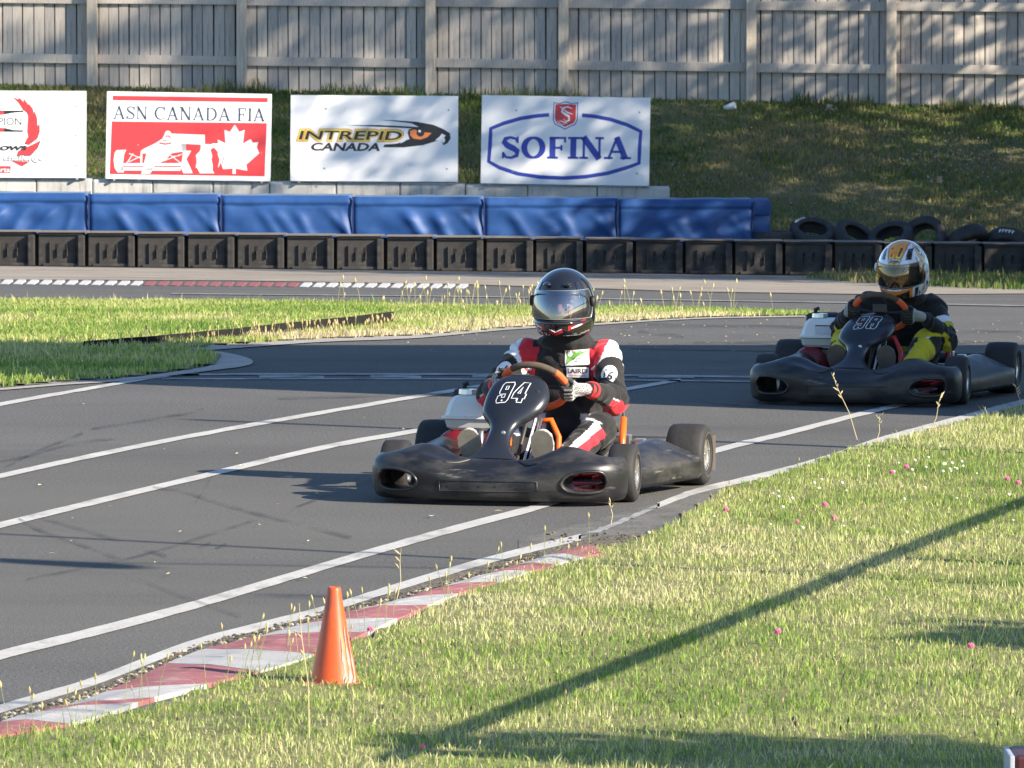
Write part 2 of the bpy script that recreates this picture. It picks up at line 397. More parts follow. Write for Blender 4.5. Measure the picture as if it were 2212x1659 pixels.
# edging round the tip of the grass island
gg = G(); ribbon(gg, [(380, 746, 760), (450, 742, 756), (560, 736, 748), (700, 729, 738), (900, 723, 730), (1100, 706, 712), (1300, 697, 701), (1500, 686, 689), (1740, 681, 684)], .006)
cl_ = catmull([(-150, 850), (0, 840), (120, 830), (240, 822), (360, 808), (440, 797), (480, 791), (497, 784), (494, 776), (470, 768), (430, 760)], 6); wd_ = [.05+.05*clamp((i-20)/20) for i in range(len(cl_))]
Q = [dp(p.x, p.y, .006) for p in cl_]; A_ = []; B_ = []
for i, q in enumerate(Q):
    t = (Q[min(i+1, len(Q)-1)]-Q[max(0, i-1)]); n_ = Vector((t.y, -t.x, 0)).normalized()*wd_[i]; A_.append(q+n_*1.3); B_.append(q-n_*.9)
gg.grid([A_, B_])
struct('island_edging', gg, M_conc)
# shoulder in front of the barrier
gg = G()
rows = [[dp(x, y, .006) for x, y in r] for r in (
    [(-300, 571), (0, 575), (500, 581), (1000, 589), (1500, 597), (1900, 604), (2300, 618), (2500, 628)],
    [(-300, 588), (0, 592), (500, 598), (1000, 606), (1500, 612), (1900, 620), (2300, 624), (2500, 632)],
    [(-300, 603), (0, 604), (500, 606), (1000, 614), (1500, 630), (1900, 636), (2300, 634), (2500, 638)])]
gg.grid([[r[0].lerp(r[1], 0)] if 0 else [a for i in range(len(r)-1) for a in [r[i].lerp(r[i+1], k/8) for k in range(8)]]+[r[-1]] for r in rows])
for i, v in enumerate(gg.v): gg.v[i] = (v[0], v[1], g(v[0], v[1])+.008)
struct('concrete_shoulder', gg, M_shoulder)
# dirt strip, dusty patch and kerb by the near edge
gg = G(); ribbon(gg, [(-150, 1590, 1640), (0, 1541, 1590), (200, 1480, 1512), (380, 1410, 1462), (500, 1372, 1425), (600, 1345, 1392), (700, 1325, 1350), (850, 1278, 1310), (1000, 1233, 1262), (1130, 1198, 1225), (1255, 1165, 1195), (1400, 1150, 1190)], .003, jit=5)
struct('gravel_strip', gg, M_dirt)
gg = G(); ribbon(gg, [(1120, 1165, 1190), (1200, 1145, 1185), (1280, 1125, 1180), (1400, 1092, 1168), (1470, 1070, 1138), (1560, 1046, 1095), (1700, 1018, 1045)], .0015, jit=6)
struct('dusty_verge', gg, mat('verge_dust', (.15, .145, .132), .95, spec=.05, var=.2, scale=4, grit=.45, dirt=((.085, .08, .07), 3, .5, .7, (1, .4, 1))))
U = catmull([(-150, 1632), (0, 1571), (120, 1541), (235, 1504), (370, 1440), (440, 1414), (560, 1385), (655, 1358), (760, 1330), (860, 1306), (960, 1276), (1100, 1235), (1200, 1204), (1300, 1180), (1392, 1176)], 16)
Lo = catmull([(-150, 1670), (0, 1612), (160, 1585), (330, 1556), (460, 1510), (600, 1470), (740, 1430), (850, 1385), (960, 1330), (1080, 1276), (1180, 1242), (1260, 1216), (1330, 1196), (1400, 1180)], 16)
def on(P, x):
    for a, b in zip(P, P[1:]):
        if a.x <= x <= b.x: return a.y+(b.y-a.y)*(x-a.x)/max(b.x-a.x, 1e-6)
    return P[-1].y
bnd = [(-150, 20), (0, 150), (80, 300), (122, 335), (228, 450), (360, 560), (442, 680), (558, 795), (655, 860), (770, 925), (862, 990), (960, 1075), (1050, 1150), (1120, 1200), (1190, 1260), (1270, 1300)]
kerb = thing('painted_kerb', 'low kerb painted in worn red and white slabs along the near grass', 'kerb', dp(600, 1390))
bi = kerb.matrix_world.inverted()
kO = Vector(kerb.location)
for i in range(len(bnd)-1):
    (a0, b0), (a1, b1) = bnd[i], bnd[i+1]
    n = 5; gg = G(); top = []; 
    for r in range(n+1):
        q = r/n; row = []
        for s_ in range(n+1):
            e = s_/n; xu = a0+(a1-a0)*q; xl = b0+(b1-b0)*q; x = xu+(xl-xu)*e; yu = on(U, xu); xl += 40+120*clamp((1500-xl)/1300); yl = on(Lo, xl)+14
            p = dp(x, yu+(yl-yu)*e, 0); row.append(p+Vector((0, 0, .026-.016*abs(e-.4)+.004*noise.noise(p*9)))-kO)
        top.append(row)
    bot = [[p-Vector((0, 0, .06)) for p in row] for row in top]
    gg.grid(top)
    ring = top[0]+[r[-1] for r in top[1:]]+top[-1][::-1][1:]+[r[0] for r in top[::-1][1:-1]]
    rb = [p-Vector((0, 0, .06)) for p in ring]; gg.grid([ring, rb], closed=True)
    # thin joint between slabs: shrink towards centre
    c = sum((Vector(v) for v in gg.v), Vector())/len(gg.v); gg.v = [tuple(c+(Vector(v)-c)*.988) for v in gg.v]
    obj('kerb_slab', gg, M_kred if i % 2 == 0 else M_kwhite, kerb, smooth=False)
gg = G(); rr = random.Random(8)
for _ in range(1500):
    x = rr.uniform(0, 1400); y = on(U, x)-rr.uniform(1, 26)*(1 if x < 700 else .8); 
    if x > 1180 and rr.random() < .6: continue
    if x > 1180: y = rr.uniform(1150, 1185)
    p = dp(x, y, .004); q = rr.uniform(.003, .011); gg.ell(p, (q, q*rr.uniform(.6, 1.3), q*.7), rr.choice((0, 0, 1, 2) if x < 1180 else (0, 0, 0, 1)), n=5, k=3)
tag(obj('crumbled_asphalt', gg, [mat('crumb_dark', (.06, .055, .045), .95), mat('crumb_brown', (.14, .11, .07), .95), mat('crumb_pale', (.38, .35, .28), .95)]), 'crumbled asphalt and grit along the broken track edge by the kerb', 'grit', kind='stuff')
# skid marks
M_skid = mat('skid_rubber', (.030, .030, .031), .7, var=.3, scale=6)
nt_ = M_skid.node_tree; b_ = nt_.nodes['Principled BSDF']; n_ = nt_.nodes.new('ShaderNodeTexNoise'); n_.inputs['Scale'].default_value = 3; n_.inputs['Detail'].default_value = 8
tc_ = nt_.nodes.new('ShaderNodeTexCoord'); nt_.links.new(tc_.outputs['Object'], n_.inputs['Vector'])
mr_ = nt_.nodes.new('ShaderNodeMapRange'); mr_.inputs[1].default_value = .38; mr_.inputs[2].default_value = .75; mr_.inputs[4].default_value = .55
nt_.links.new(n_.outputs['Fac'], mr_.inputs[0]); nt_.links.new(mr_.outputs[0], b_.inputs['Alpha'])
gg = G()
for c in ([(330, 1052), (400, 1062), (470, 1085), (600, 1120), (760, 1160)], [(460, 1025), (430, 1075), (420, 1090)], [(40, 1120), (90, 1145), (160, 1170), (230, 1195), (300, 1225)],
          [(90, 1118), (170, 1140), (260, 1168), (360, 1200)], [(-20, 1000), (60, 985), (150, 960), (250, 945)], [(10, 1010), (80, 975), (180, 935)],
          [(200, 925), (330, 905), (440, 885)], [(430, 1180), (455, 1174)], [(470, 1182), (490, 1175)], [(640, 1095), (760, 1050), (830, 1030)],
          [(600, 860), (1000, 850), (1100, 846)], [(1450, 860), (1700, 880), (1900, 880)], [(1400, 700), (1700, 705), (2212, 718)], [(1500, 740), (1900, 735), (2212, 742)],
          [(1380, 715), (1430, 722), (1480, 726)], [(300, 1250), (430, 1300), (520, 1330)], [(60, 1250), (300, 1200), (560, 1120)], [(1300, 1085), (1420, 1050), (1530, 1020)]):
    ribbon(gg, LW(c, 5, 7), .006, jit=1)
struct('skid_marks', gg, M_skid)
M_crack = mat('crack_tar', (.02, .02, .02), .8)
gg = G(); ribbon(gg, LW([(1960, 778), (2100, 784), (2400, 796)], 1.6, 1.8), .006); ribbon(gg, LW([(1360, 752), (1600, 756), (1800, 758)], 1, 1), .006); struct('tar_seam', gg, M_crack)
M_chip = mat('pale_litter', (.62, .56, .36), .9)
gg = G(); rr = random.Random(5)
for _ in range(190):
    x = rr.uniform(0, 2212); y = rr.choice([rr.uniform(700, 760), rr.uniform(690, 745), rr.uniform(860, 1250)])
    if y < 770 and x < 1350 and rr.random() < .5: x = rr.uniform(1350, 2212)
    if y > 1480-x*.33: continue
    p = dp(x, y, .01); a = rr.uniform(0, PI); L_ = rr.uniform(.006, .022); W_ = L_*rr.uniform(.3, .8); c_, s_ = math.cos(a), math.sin(a)
    gg.add([p+Vector((c_*L_, s_*L_, 0)), p+Vector((-s_*W_, c_*W_, .004)), p-Vector((c_*L_, s_*L_, 0)), p-Vector((-s_*W_, c_*W_, -.004))], [(0, 1, 2, 3)])
tag(obj('blown_debris', gg, M_chip), 'pale scraps of dry grass blown over the asphalt', 'debris', kind='stuff')
# ------------------------------------------------------------------ kerb with teeth on the far side
ktooth = thing('saw_tooth_kerb', 'far kerb of slanted red and white teeth along the concrete shoulder', 'kerb', dp(500, 612))
kO = Vector(ktooth.location)
for i in range(-2, 36):
    x = 14+i*28.1
    yc = 607+x*.0095; red = 312 < x < 642
    A = dp(x-14, yc+7); B = dp(x+3, yc+7.5); C_ = dp(x+14, yc+1); D_ = dp(x-3, yc+1)
    gg = G(); h = Vector((0, 0, .022)); lo = [A-kO, B-kO, C_-kO, D_-kO]
    top = [lo[0]+h*.25, lo[1]+h*.25, lo[2]+h, lo[3]+h]
    gg.add(lo+top, [(0, 1, 2, 3), (4, 5, 6, 7), (0, 1, 5, 4), (1, 2, 6, 5), (2, 3, 7, 6), (3, 0, 4, 7)])
    obj('kerb_tooth', gg, mat('tooth_red', (.24, .07, .07), .8, var=.15) if red else mat('tooth_white', (.50, .49, .47), .8, var=.1), ktooth)
# ------------------------------------------------------------------ fence
M_woods = [mat('fence_board_%d' % i, c, .85, var=.16, scale=5, stretch=(9, 9, .9), bump=.3, bscale=30,
               dirt=((c[0]*.45, c[1]*.45, c[2]*.47), 2.2, .56, .80, (7, 7, .7))) for i, c in enumerate(
    [(.50, .445, .385), (.44, .40, .355), (.55, .49, .415), (.39, .36, .325), (.47, .42, .365)])]
M_gap = mat('fence_gap', (.05, .045, .04), .9)
FY = 102.
M_post = mat('post_wood', (.52, .45, .36), .85, var=.2, scale=4, stretch=(6, 6, .8), bump=.3, dirt=((.24, .2, .16), 3, .56, .8, (5, 5, .8)))
fence = thing('board_fence', 'tall weathered grey board fence with posts and rails along the top of the bank', 'fence', (0, FY, 0))
zf = lambda X: .22-.0224*X
def Xf(xd): return at(xd*K, 50, FY).x
pk = []
rr = random.Random(3)
X = -14.2; i = 0; lib = {}
posts = [Xf(x) for x in (-860, -500, -170, 200, 523, 930, 1217, 1622, 1924, 2330, 2640, 3010)]
while X < 13.5:
    wd = rr.choice([.150, .155, .160, .165]); key = (int(wd*1000), rr.randrange(5))
    if key not in lib:
        gg = G(); gg.box((0, 0, 1.2), (wd-.014, .018, 2.5), bev=.004); me = gg.mesh('board'); me.materials.append(M_woods[key[1]]); lib[key] = me
    o = link('board', lib[key], None, fence, loc=(X+wd/2, rr.uniform(.020, .032), zf(X)-.02), rot=(rr.uniform(-.004, .004), rr.uniform(-.005, .005), rr.uniform(-.03, .03)))
    X += wd; i += 1
lb = {}
for k, xp in enumerate(posts):
    gg = G(); gg.box((0, 0, 1.25), (.148, .14, 2.7), bev=.008)
    for zz in (.62, 1.02, 1.52): gg.lathe([(0, -.075), (.012, -.075), (.014, -.068)], 10, 0, 'y', c=(rr.uniform(-.03, .03), 0, zz))
    obj('fence_post', gg, M_post, fence, loc=(xp, -.115, zf(xp)-.08))
for k in range(len(posts)-1):
    a, b = posts[k]+.076, posts[k+1]-.076
    for (z0, sl_) in ((.72, -.0122), (1.62, -.0088)):
        gg = G(); L_ = b-a; gg.box((0, 0, 0), (L_, .045, .135), bev=.006)
        dz = (z0+sl_*b)-(z0+sl_*a)
        obj('rail', gg, M_woods[(k*3+int(z0*2)) % 5], fence, loc=((a+b)/2, -.02, z0+sl_*(a+b)/2+rr.uniform(-.012, .012)), rot=(0, -math.atan2(dz, L_)+rr.uniform(-.003, .003), 0))
gg = G(); gg.box((-.35, 0, 1.2), (27.5, .01, 2.4)); obj('backing', gg, M_gap, fence, loc=(0, .085, -.05))
# ------------------------------------------------------------------ concrete block wall under the signs
CY = 95.4
M_blk = mat('wall_block', (.50, .49, .46), .9, var=.12, scale=3, grit=.1, bump=.2, bscale=50, dirt=((.20, .19, .17), 2.2, .52, .75, (6, 1, .6)))
wall = thing('block_wall', 'low wall of pale concrete blocks topped by the advertising boards', 'wall', (0, CY, 0))
xs_ = [-640, -500, -380, -270, -170, -60, 78, 200, 330, 460, 582, 726, 864, 1005, 1140, 1290, 1448]
for lvl in range(3):
    for a, b in zip(xs_, xs_[1:]):
        if lvl: a, b = a-60, (b-60 if b < 1448 else b)
        X0 = at(a*K, 190, CY).x; X1 = at(b*K, 190, CY).x
        v0 = 383+max(0, (a+b)/2)*.0155; z1 = at(0, v0*K, CY).z-lvl*.36; gg = G()
        gg.box(((X0+X1)/2, .3, z1-.175), (X1-X0-.012, .6, .34), bev=.02)
        obj('concrete_block', gg, M_blk, wall)
# ------------------------------------------------------------------ blue crash mats
M_blue = mat('blue_vinyl', (.011, .058, .20), .55, var=.18, scale=2.5, dirt=((.022, .085, .26), 2.2, .5, .8, (1, 1, 1)), spec=.45)
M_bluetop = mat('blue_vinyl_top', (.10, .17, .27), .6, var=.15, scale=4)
M_bluedk = mat('blue_seam', (.010, .03, .12), .6)
MY = 93.2
mx_ = [-670, -382, -95, 192, 478, 762, 1046, 1335, 1628]
mlab = ['blue crash mat farthest left, wholly beyond the photo edge', 'blue crash mat just beyond the left photo edge', 'leftmost blue crash mat, cut off by the photo edge, sunlit folds', 'blue crash mat below the boards, second from the left', 'blue crash mat below the gap between the red car board and the falcon board',
        'blue crash mat below the falcon board', 'blue crash mat below the left half of the shield board', 'rightmost blue crash mat with its open end beside the tyres']
for i in range(8):
    a, b = mx_[i], mx_[i+1]; vt = 417+(i-2)*2.7
    X0 = at(a*K, 215, MY).x; X1 = at(b*K, 215, MY).x; W_ = X1-X0
    zt = at(0, vt*K, MY).z; zb = g((X0+X1)/2, MY)
    t = thing('crash_mat', mlab[i], 'crash mat', ((X0+X1)/2, MY, zb), 0, 'blue crash mats in a row behind the barrier')
    H_ = zt-zb; D_ = .95; n, k = 60, 44; rows = []
    for r in range(k+1):
        z = H_*r/k; row = []
        for c in range(n+1):
            x = -W_/2+.006+(W_-.012)*c/n; u_ = c/n; q = z/H_
            sag = .05*math.sin(PI*u_)*ss((.87-q)*4)
            fold = 0
            if q < .86:
                for (cx, sl2, am, wd) in ((.18+.1*(i % 3), .6, .035, .05), (.38, .75, .03, .06), (.55+.05*(i % 2), .5, .04, .05), (.78, .85, .028, .045), (.9, .3, .02, .03)):
                    d_ = (u_-cx)-(.86-q)*sl2*.55*(1 if i > 2 else -1); fold += .95*am*math.exp(-(d_/wd)**2)*ss((.86-q)*5)
                fold += .030*noise.noise(Vector((x*3+i*9, z*4, i)))
            else: fold = .012+.006*noise.noise(Vector((x*2+i*9, z*3, 5+i)))
            edge = .03*(math.exp(-(u_/.012)**2)+math.exp(-((1-u_)/.012)**2)); tb = .04*math.exp(-((1-q)/.04)**2)
            row.append((x, -fold+edge+tb-sag*.3+(.018 if abs(q-.865) < .012 else 0), z))
        rows.append(row)
    gg = G(); gg.grid(rows); obj('front_cover', gg, M_blue, t, smooth=True)
    gg = G(); gg.box((0, D_/2+.05, H_/2-.01), (W_-.03, D_, H_-.05), bev=.03); obj('foam_core', gg, M_blue, t)
    rows = [[(-W_/2+.01+(W_-.02)*c/12, .02+(D_-.0)*r/6, H_-.012+.012*noise.noise(Vector((c*.7, r*.9, i)))-(.03 if r == 0 else 0)) for c in range(13)] for r in range(7)]
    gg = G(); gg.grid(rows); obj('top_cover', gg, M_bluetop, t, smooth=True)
    if i < 7:
        gg = G(); gg.box((W_/2, -.012, H_/2), (.02, .03, H_-.03)); obj('seam', gg, M_bluedk, t)
    else:
        gg = G(); gg.box((W_/2+.115, .50, H_/2+.0), (.22, .9, H_-.02), bev=.03); gg.box((W_/2+.10, .48, H_-.12), (.27, .93, .2), bev=.04)
        obj('end_flap', gg, M_blue, t, auto=40)
        gg = G(); gg.box((W_/2+.006, -.008, H_/2), (.012, .03, H_-.03)); obj('seam', gg, M_bluedk, t)
# ------------------------------------------------------------------ black plastic barrier
BY = 92.2
M_bar = mat('barrier_plastic', (.030, .027, .025), .62, var=.3, scale=6, dirt=((.10, .085, .068), 5, .5, .8, (1, 1, 2)))
M_bartop = mat('barrier_top_lit', (.17, .15, .125), .9, var=.3, scale=5)  # paler brown-grey top, sunlight put into the colour
M_slot = mat('slot_black', (.008, .008, .008), .9)
bx_ = [x for x in range(-250, 2500, 108)]
for i in range(-6, 24):
    x0 = -28+i*107.6; x1 = x0+107.6
    X0 = at(x0*K, 255, BY).x; X1 = at(x1*K, 255, BY).x; W_ = X1-X0; Xc = (X0+X1)/2
    v = 500+max(x0, -100)*.0125; zt = at(0, v*K, BY).z; zb = g(Xc, BY); H_ = zt-zb
    if i == -6:
        root = thing('barrier_block', 'black plastic barrier block in the row behind the track', 'barrier', (Xc, BY, zb), 0, 'black barrier blocks in a row')
        gg = G(); gg.box((-.02, .31, .235), (W_-.075, .5, .47), bev=.008); obj('block_body', gg, M_bar, root)
        gg = G(); gg.box((-.02, .045, .452), (W_-.08, .035, .035), bev=.006); obj('top_lip', gg, M_bar, root)
        gg = G(); gg.box((0, .28, .474), (W_-.005, .56, .006)); obj('lit_top', gg, M_bartop, root)
        for xx, ww in ((.262, .088),):
            gg = G(); gg.box((xx, .015, .215), (ww, .10, .43), bev=.012); obj('corner_post', gg, M_bar, root)
        gg = G(); gg.box((0, .17, .22), (W_+.03, .03, .44)); obj('gap_shade', gg, M_slot, root)  # black strip added to put shade into the gaps between blocks
        for xx in (-.16, -.06, .07, .17):
            gg = G(); gg.box((xx, .045, .19), (.012, .04, .30 if abs(xx) > .1 else .12), bev=.004); obj('rib', gg, M_bar, root)
        for xx in (-.05, .08):
            gg = G(); gg.box((xx-.015, .058, .245), (.035, .01, .13)); obj('slot', gg, M_slot, root)
        gg = G(); gg.box((0, .028, .02), (W_-.16, .05, .04), bev=.008); obj('foot_strip', gg, M_bar, root)
        o = root
    else:
        o = dup(root, (Xc, BY+(0.03*((i*7) % 3-1)), zb))
    o.scale = (1, 1, H_/.477); o.rotation_euler = (0, 0, .02*((i*5) % 4-1.5))
# ------------------------------------------------------------------ tyres along the bank
M_tyre = mat('old_tyre', (.026, .025, .026), .72, var=.3, scale=8, dirt=((.10, .09, .075), 6, .55, .8, (1, 1, 1)))
M_chalk = mat('chalk', (.6, .6, .58), .9)
def tyre_mesh():
    gg = G(); P = [(.19, -.075), (.20, -.095), (.25, -.105), (.29, -.098), (.312, -.085), (.318, -.03), (.318, .03), (.312, .085), (.29, .098), (.25, .105), (.20, .095), (.19, .075), (.21, .06), (.285, .06), (.29, 0), (.285, -.06), (.21, -.06), (.19, -.075)]
    gg.lathe(P, 40); return gg
tg = tyre_mesh(); tg_bm = tg.mesh('tyre')
tl = ['old tyre half behind the blue mat, lying flat', 'old tyre with chalk marks lying tilted with its opening to the camera', 'old tyre leaning low, its hollow turned up, right of the chalk marked one',
      'old tyre with wide dark opening left of the standing tyre', 'largest standing old tyre, arched above the barrier', 'old tyre lying flat with rounded top, second from the right edge', 'old tyre with white letters at the right edge of the row']
tp = [(1672, 508, 0, .0, 0), (1755, 497, .50, 0, .2), (1846, 508, .62, .38, .3), (1925, 508, .55, -.2, -.2), (1997, 508, 1.05, .15, -.5), (2090, 518, -.75, -.1, .4), (2180, 523, -.7, .1, -.3), (2270, 524, -.8, .1, -.1)]
for i, (x, y, rx, ry, rz) in enumerate(tp):
    p = at(x*K, (y+5)*K, 93.35)
    t = thing('old_tyre', tl[min(i, 6)] if i < 7 else 'old tyre beyond the right edge of the photo', 'tyre', (p.x, p.y, p.z-.02), 0, 'old tyres on the bank behind the barrier')
    t.rotation_euler = (rx, ry, rz)
    o = link('casing', tg_bm, M_tyre if i == 0 else None, t, smooth=True)
    if i in (1, 6):
        gg = G()
        for k in range(5):
            a = (1.9+.16*k) if i == 1 else (4.4+.14*k); r = .262 if i == 1 else .2
            if i == 1: c = Vector((r*math.cos(a), r*math.sin(a), .106)); gg.box(c, (.018, .04, .003), M=None); gg.box(c+Vector((.02, .0, 0)), (.03, .01, .003))
            else: c = Vector((.321*math.cos(a), .321*math.sin(a), .01)); gg.box(c, (.02, .012, .05)); gg.box(c+Vector((.01, 0, .01)), (.03, .012, .012))
        obj('chalk_letters', gg, M_chalk, t)
# stack below the tyres so they rest on something
for i, x in enumerate((1672, 1760, 1850, 1935, 2010, 2095, 2185, 2275)):
    p = at(x*K, 508*K, 93.45); z0 = g(p.x, 93.45)+.105; k = 0
    while z0 < p.z-.30:
        t = thing('stacked_tyre', 'old tyre lying in a stack hidden behind the barrier', 'tyre', (p.x, 93.45, z0), 0, 'tyres stacked behind the barrier'); link('casing', tg_bm, None, t, smooth=True); z0 += .21; k += 1
# ------------------------------------------------------------------ low black edging in the island
M_edge = mat('edge_plastic', (.018, .017, .017), .9, var=.3, scale=5, spec=.1)
ed = thing('grass_edging', 'low black plastic edging strip running through the sunlit grass', 'edging', dp(600, 735)); kO = Vector(ed.location)
P = [(180, 754), (260, 750), (340, 747), (430, 741), (520, 735), (600, 728), (680, 722), (770, 715), (852, 706)]
for (a, b), q in zip(zip(P, P[1:]), range(9)):
    A = dp(*a)-kO; B = dp(*b)-kO; h = .045+.008*q; gg = G(); n_ = Vector((0, .05, 0)); B = A.lerp(B, .985)
    gg.add([A, B, B+n_, A+n_, A+Vector((0, 0, h)), B+Vector((0, 0, h+.006)), B+n_+Vector((0, 0, h+.006)), A+n_+Vector((0, 0, h))], [(0, 1, 5, 4), (1, 2, 6, 5), (2, 3, 7, 6), (3, 0, 4, 7), (4, 5, 6, 7), (0, 1, 2, 3)])
    obj('edging_strip', gg, M_edge, ed)
# ------------------------------------------------------------------ offstage things that cast the shadows
M_occluder = mat('occluder_steel', (.20, .22, .24), .6, var=.1, scale=1)
def occluder(x0, y0, z0, lab):  # unseen stand-in block, added and sized to cast the shade band
    t = thing('shade_occluder', lab, 'occluder', (x0, y0, z0)); gg = G()
    gg.box((3.03, 1.22, 1.295), (6.06, 2.40, 2.55)); obj('occluder_body', gg, M_occluder, t)
    for x in (.06, 6.0):
        for y in (.04, 2.4):
            gg = G(); gg.box((x, y, 1.295), (.12, .12, 2.59)); obj('corner_post', gg, M_occluder, t)
    gg = G()
    for k in range(38): gg.box((.25+k*.15, -.012, 1.3), (.07, .03, 2.3))
    obj('corrugation', gg, M_occluder, t)
CX, CYY = 4.30, 34.30
occluder(CX, CYY, 0, 'grey steel container added to cast the shade band beside the track'); occluder(CX, CYY, 2.6, 'grey steel container added on top of another beside the track')
occluder(CX+6.1, CYY, 0, 'grey steel container at the far end of the pair'); occluder(CX+6.1, CYY, 2.6, 'grey steel container added on top at the far end of the pair')
M_pole = mat('pole_metal', (.3, .3, .3), .5, metal=.6)
def pole(x, y, h, r, lab, arm=None):
    t = thing('shadow_pole' if arm else 'thin_pole', lab, 'pole', (x, y, 0)); gg = G(); gg.tube([(0, 0, 0), (0, 0, h)], [r, r*.8], n=10); obj('pole', gg, M_pole, t)
    gg = G(); gg.tube([(0, 0, 0), (0, 0, .03)], r*3, n=12); obj('base_plate', gg, M_pole, t)
    if arm:  # made-up arm and head, shaped to throw a tapered shadow
        gg = G(); gg.tube([(0, 0, h-.05), arm], .012, n=8); obj('arm', gg, M_pole, t)
        gg = G(); A_ = Vector(arm); q = Vector((.857, -.515, 0)); gg.tube([A_-q*.55, A_-q*.3, A_+q*.1, A_+q*.4], [.02, .06, .10, .11], n=12); obj('shadow_head', gg, M_pole, t)
pole(6.0, 30.66, 4.55, .045, 'thin grey pole beside the track')
pole(5.0, 24.05, 6.0, .026, 'very thin tall pole beside the near grass')
pole(9.2, 21.6, 4.9, .014, 'unseen armed pole added for its tapered shadow, beside the near grass', (-3.15, .65, 4.75))
M_rail = mat('rail_wood', (.3, .26, .2), .8, var=.2)
vf = thing('rail_fence', 'single wooden rail on posts between the photographer and the grass', 'fence', (1.62, 19.05, 0))
gg = G(); A_ = Vector((0, 0, 1.2)); B_ = Vector((6.2, 22.9, 1.2)); gg.tube([A_, B_], .028, n=10); obj('rail', gg, M_rail, vf)
for q in (0.02, .3, .62, .96):
    p = A_.lerp(B_, q); gg = G(); gg.tube([(p.x+.05, p.y-.02, -.1), (p.x+.05, p.y-.02, 1.25)], .05, n=10); obj('post', gg, M_rail, vf)
# trees that dapple the back of the scene
M_leaf = mat('tree_leaf', (.05, .09, .025), .6, trans=.25); M_bark = mat('bark', (.11, .085, .06), .9, var=.3, bump=.5)
def tree(x, y, z0, h, r, nleaf, seed, lab, low=.25, leaf=.16, holes=.0):
    t = thing('tree', lab, 'tree', (x, y, z0)); rg = np.random.default_rng(seed); gg = G()
    gg.tube([(0, 0, -.2), (.05, 0, h*.3), (-.05, .1, h*.6), (0, 0, h*.92)], [r*.085, r*.065, r*.04, r*.012], n=10); tips = []
    for k in range(11):
        a = 2.4*k; zz = h*(low+.06+.6*k/11); q = Vector((math.cos(a), math.sin(a), .45))*r*.8*(1-.4*k/11)
        gg.tube([(0, 0, zz), Vector((0, 0, zz))+q*.5+Vector((0, 0, .1)), Vector((0, 0, zz))+q], [r*.03, r*.018, .01], n=6); tips.append(Vector((0, 0, zz))+q*.85)
    obj('trunk', gg, M_bark, t)
    n = nleaf; cl = rg.normal(size=(60, 3)); cl /= np.linalg.norm(cl, axis=1)[:, None]; cl *= rg.uniform(.35, .95, (60, 1))
    c = cl[rg.integers(0, 60, n)]+rg.normal(size=(n, 3))*.13; hh = h*(1-low)/2
    P = c*np.array([r, r, hh])+np.array([0, 0, h*low+hh])
    u = rg.normal(size=(n, 3)); u /= np.linalg.norm(u, axis=1)[:, None]; v = np.cross(u, rg.normal(size=(n, 3))); v /= np.linalg.norm(v, axis=1)[:, None]
    s_ = leaf*rg.uniform(.6, 1.3, (n, 1)); V = np.stack([P-u*s_, P+v*s_*.6, P+u*s_, P-v*s_*.6], 1).reshape(-1, 3)
    me = bpy.data.meshes.new('crown'); me.vertices.add(4*n); me.vertices.foreach_set('co', V.astype(np.float32).ravel()); me.loops.add(4*n); me.loops.foreach_set('vertex_index', np.arange(4*n, dtype=np.int32))
    me.polygons.add(n); me.polygons.foreach_set('loop_start', np.arange(0, 4*n, 4, dtype=np.int32)); me.update(calc_edges=True); link('crown', me, M_leaf, t)
    return t
tree(15.0, 88.0, g(12, 88), 11, 5.0, 11000, 1, 'broad leafy tree beyond the right end of the barrier', .12, .14)
tree(13.5, 80.0, g(12, 80), 9.5, 4.0, 9500, 2, 'leafy tree beside the far track, right of the barrier', .12, .14)
tree(16.0, 94.5, g(12, 94.5), 12, 4.8, 8000, 3, 'leafy tree on the right end of the bank', .12, .13)
tree(21.0, 86.5, -1.5, 21, 5.5, 7500, 4, 'tall tree with a loose crown behind the others', .42, .12)
tree(26.5, 83.5, -1, 24, 5.5, 6000, 5, 'tall thin tree with a ragged crown far right', .5, .12)
tree(14.5, 73.5, g(12, 73), 6.0, 2.6, 3200, 6, 'small leafy tree beside the far track', .15, .24)
tree(7.1, 20.9, 0, 3.35, .50, 420, 8, 'young leafy tree beside the near grass', .78, .10)
tree(6.4, 17.15, 0, 3.5, .55, 520, 9, 'small leafy tree at the foot of the near grass', .74, .10)
tree(5.0, 17.75, 0, 3.1, .45, 330, 10, 'smallest leafy tree between the other two by the near grass', .76, .10)
# ================================================================== advertising boards
M_sign = mat('board_white', (.80, .80, .79), .42, var=.02, scale=1.5, spec=.4)
A_red = mat('print_red', (.62, .045, .05), .45, var=.04); A_navy = mat('print_navy', (.035, .06, .10), .5); A_black = mat('print_black', (.02, .02, .022), .5)
A_white = mat('print_white', (.80, .80, .79), .45); A_blue = mat('print_blue', (.03, .055, .36), .5); A_brown = mat('print_brown', (.10, .05, .05), .5)
A_yel = mat('print_yellow', (.62, .55, .10), .5); A_or = mat('print_orange', (.75, .22, .06), .5); A_gold = mat('print_gold', (.36, .27, .15), .6); A_green = mat('print_green', (.09, .22, .05), .6)
A_screw = mat('screw', (.25, .2, .17), .6); A_grey = mat('sign_edge', (.30, .33, .36), .6)
AM = [A_red, A_navy, A_black, A_white, A_blue, A_brown, A_yel, A_or, A_gold, A_green]
RED, NAVY, BLK, WHT, BLU, BRN, YEL, ORG, GLD, GRN = range(10)
SY = 95.35
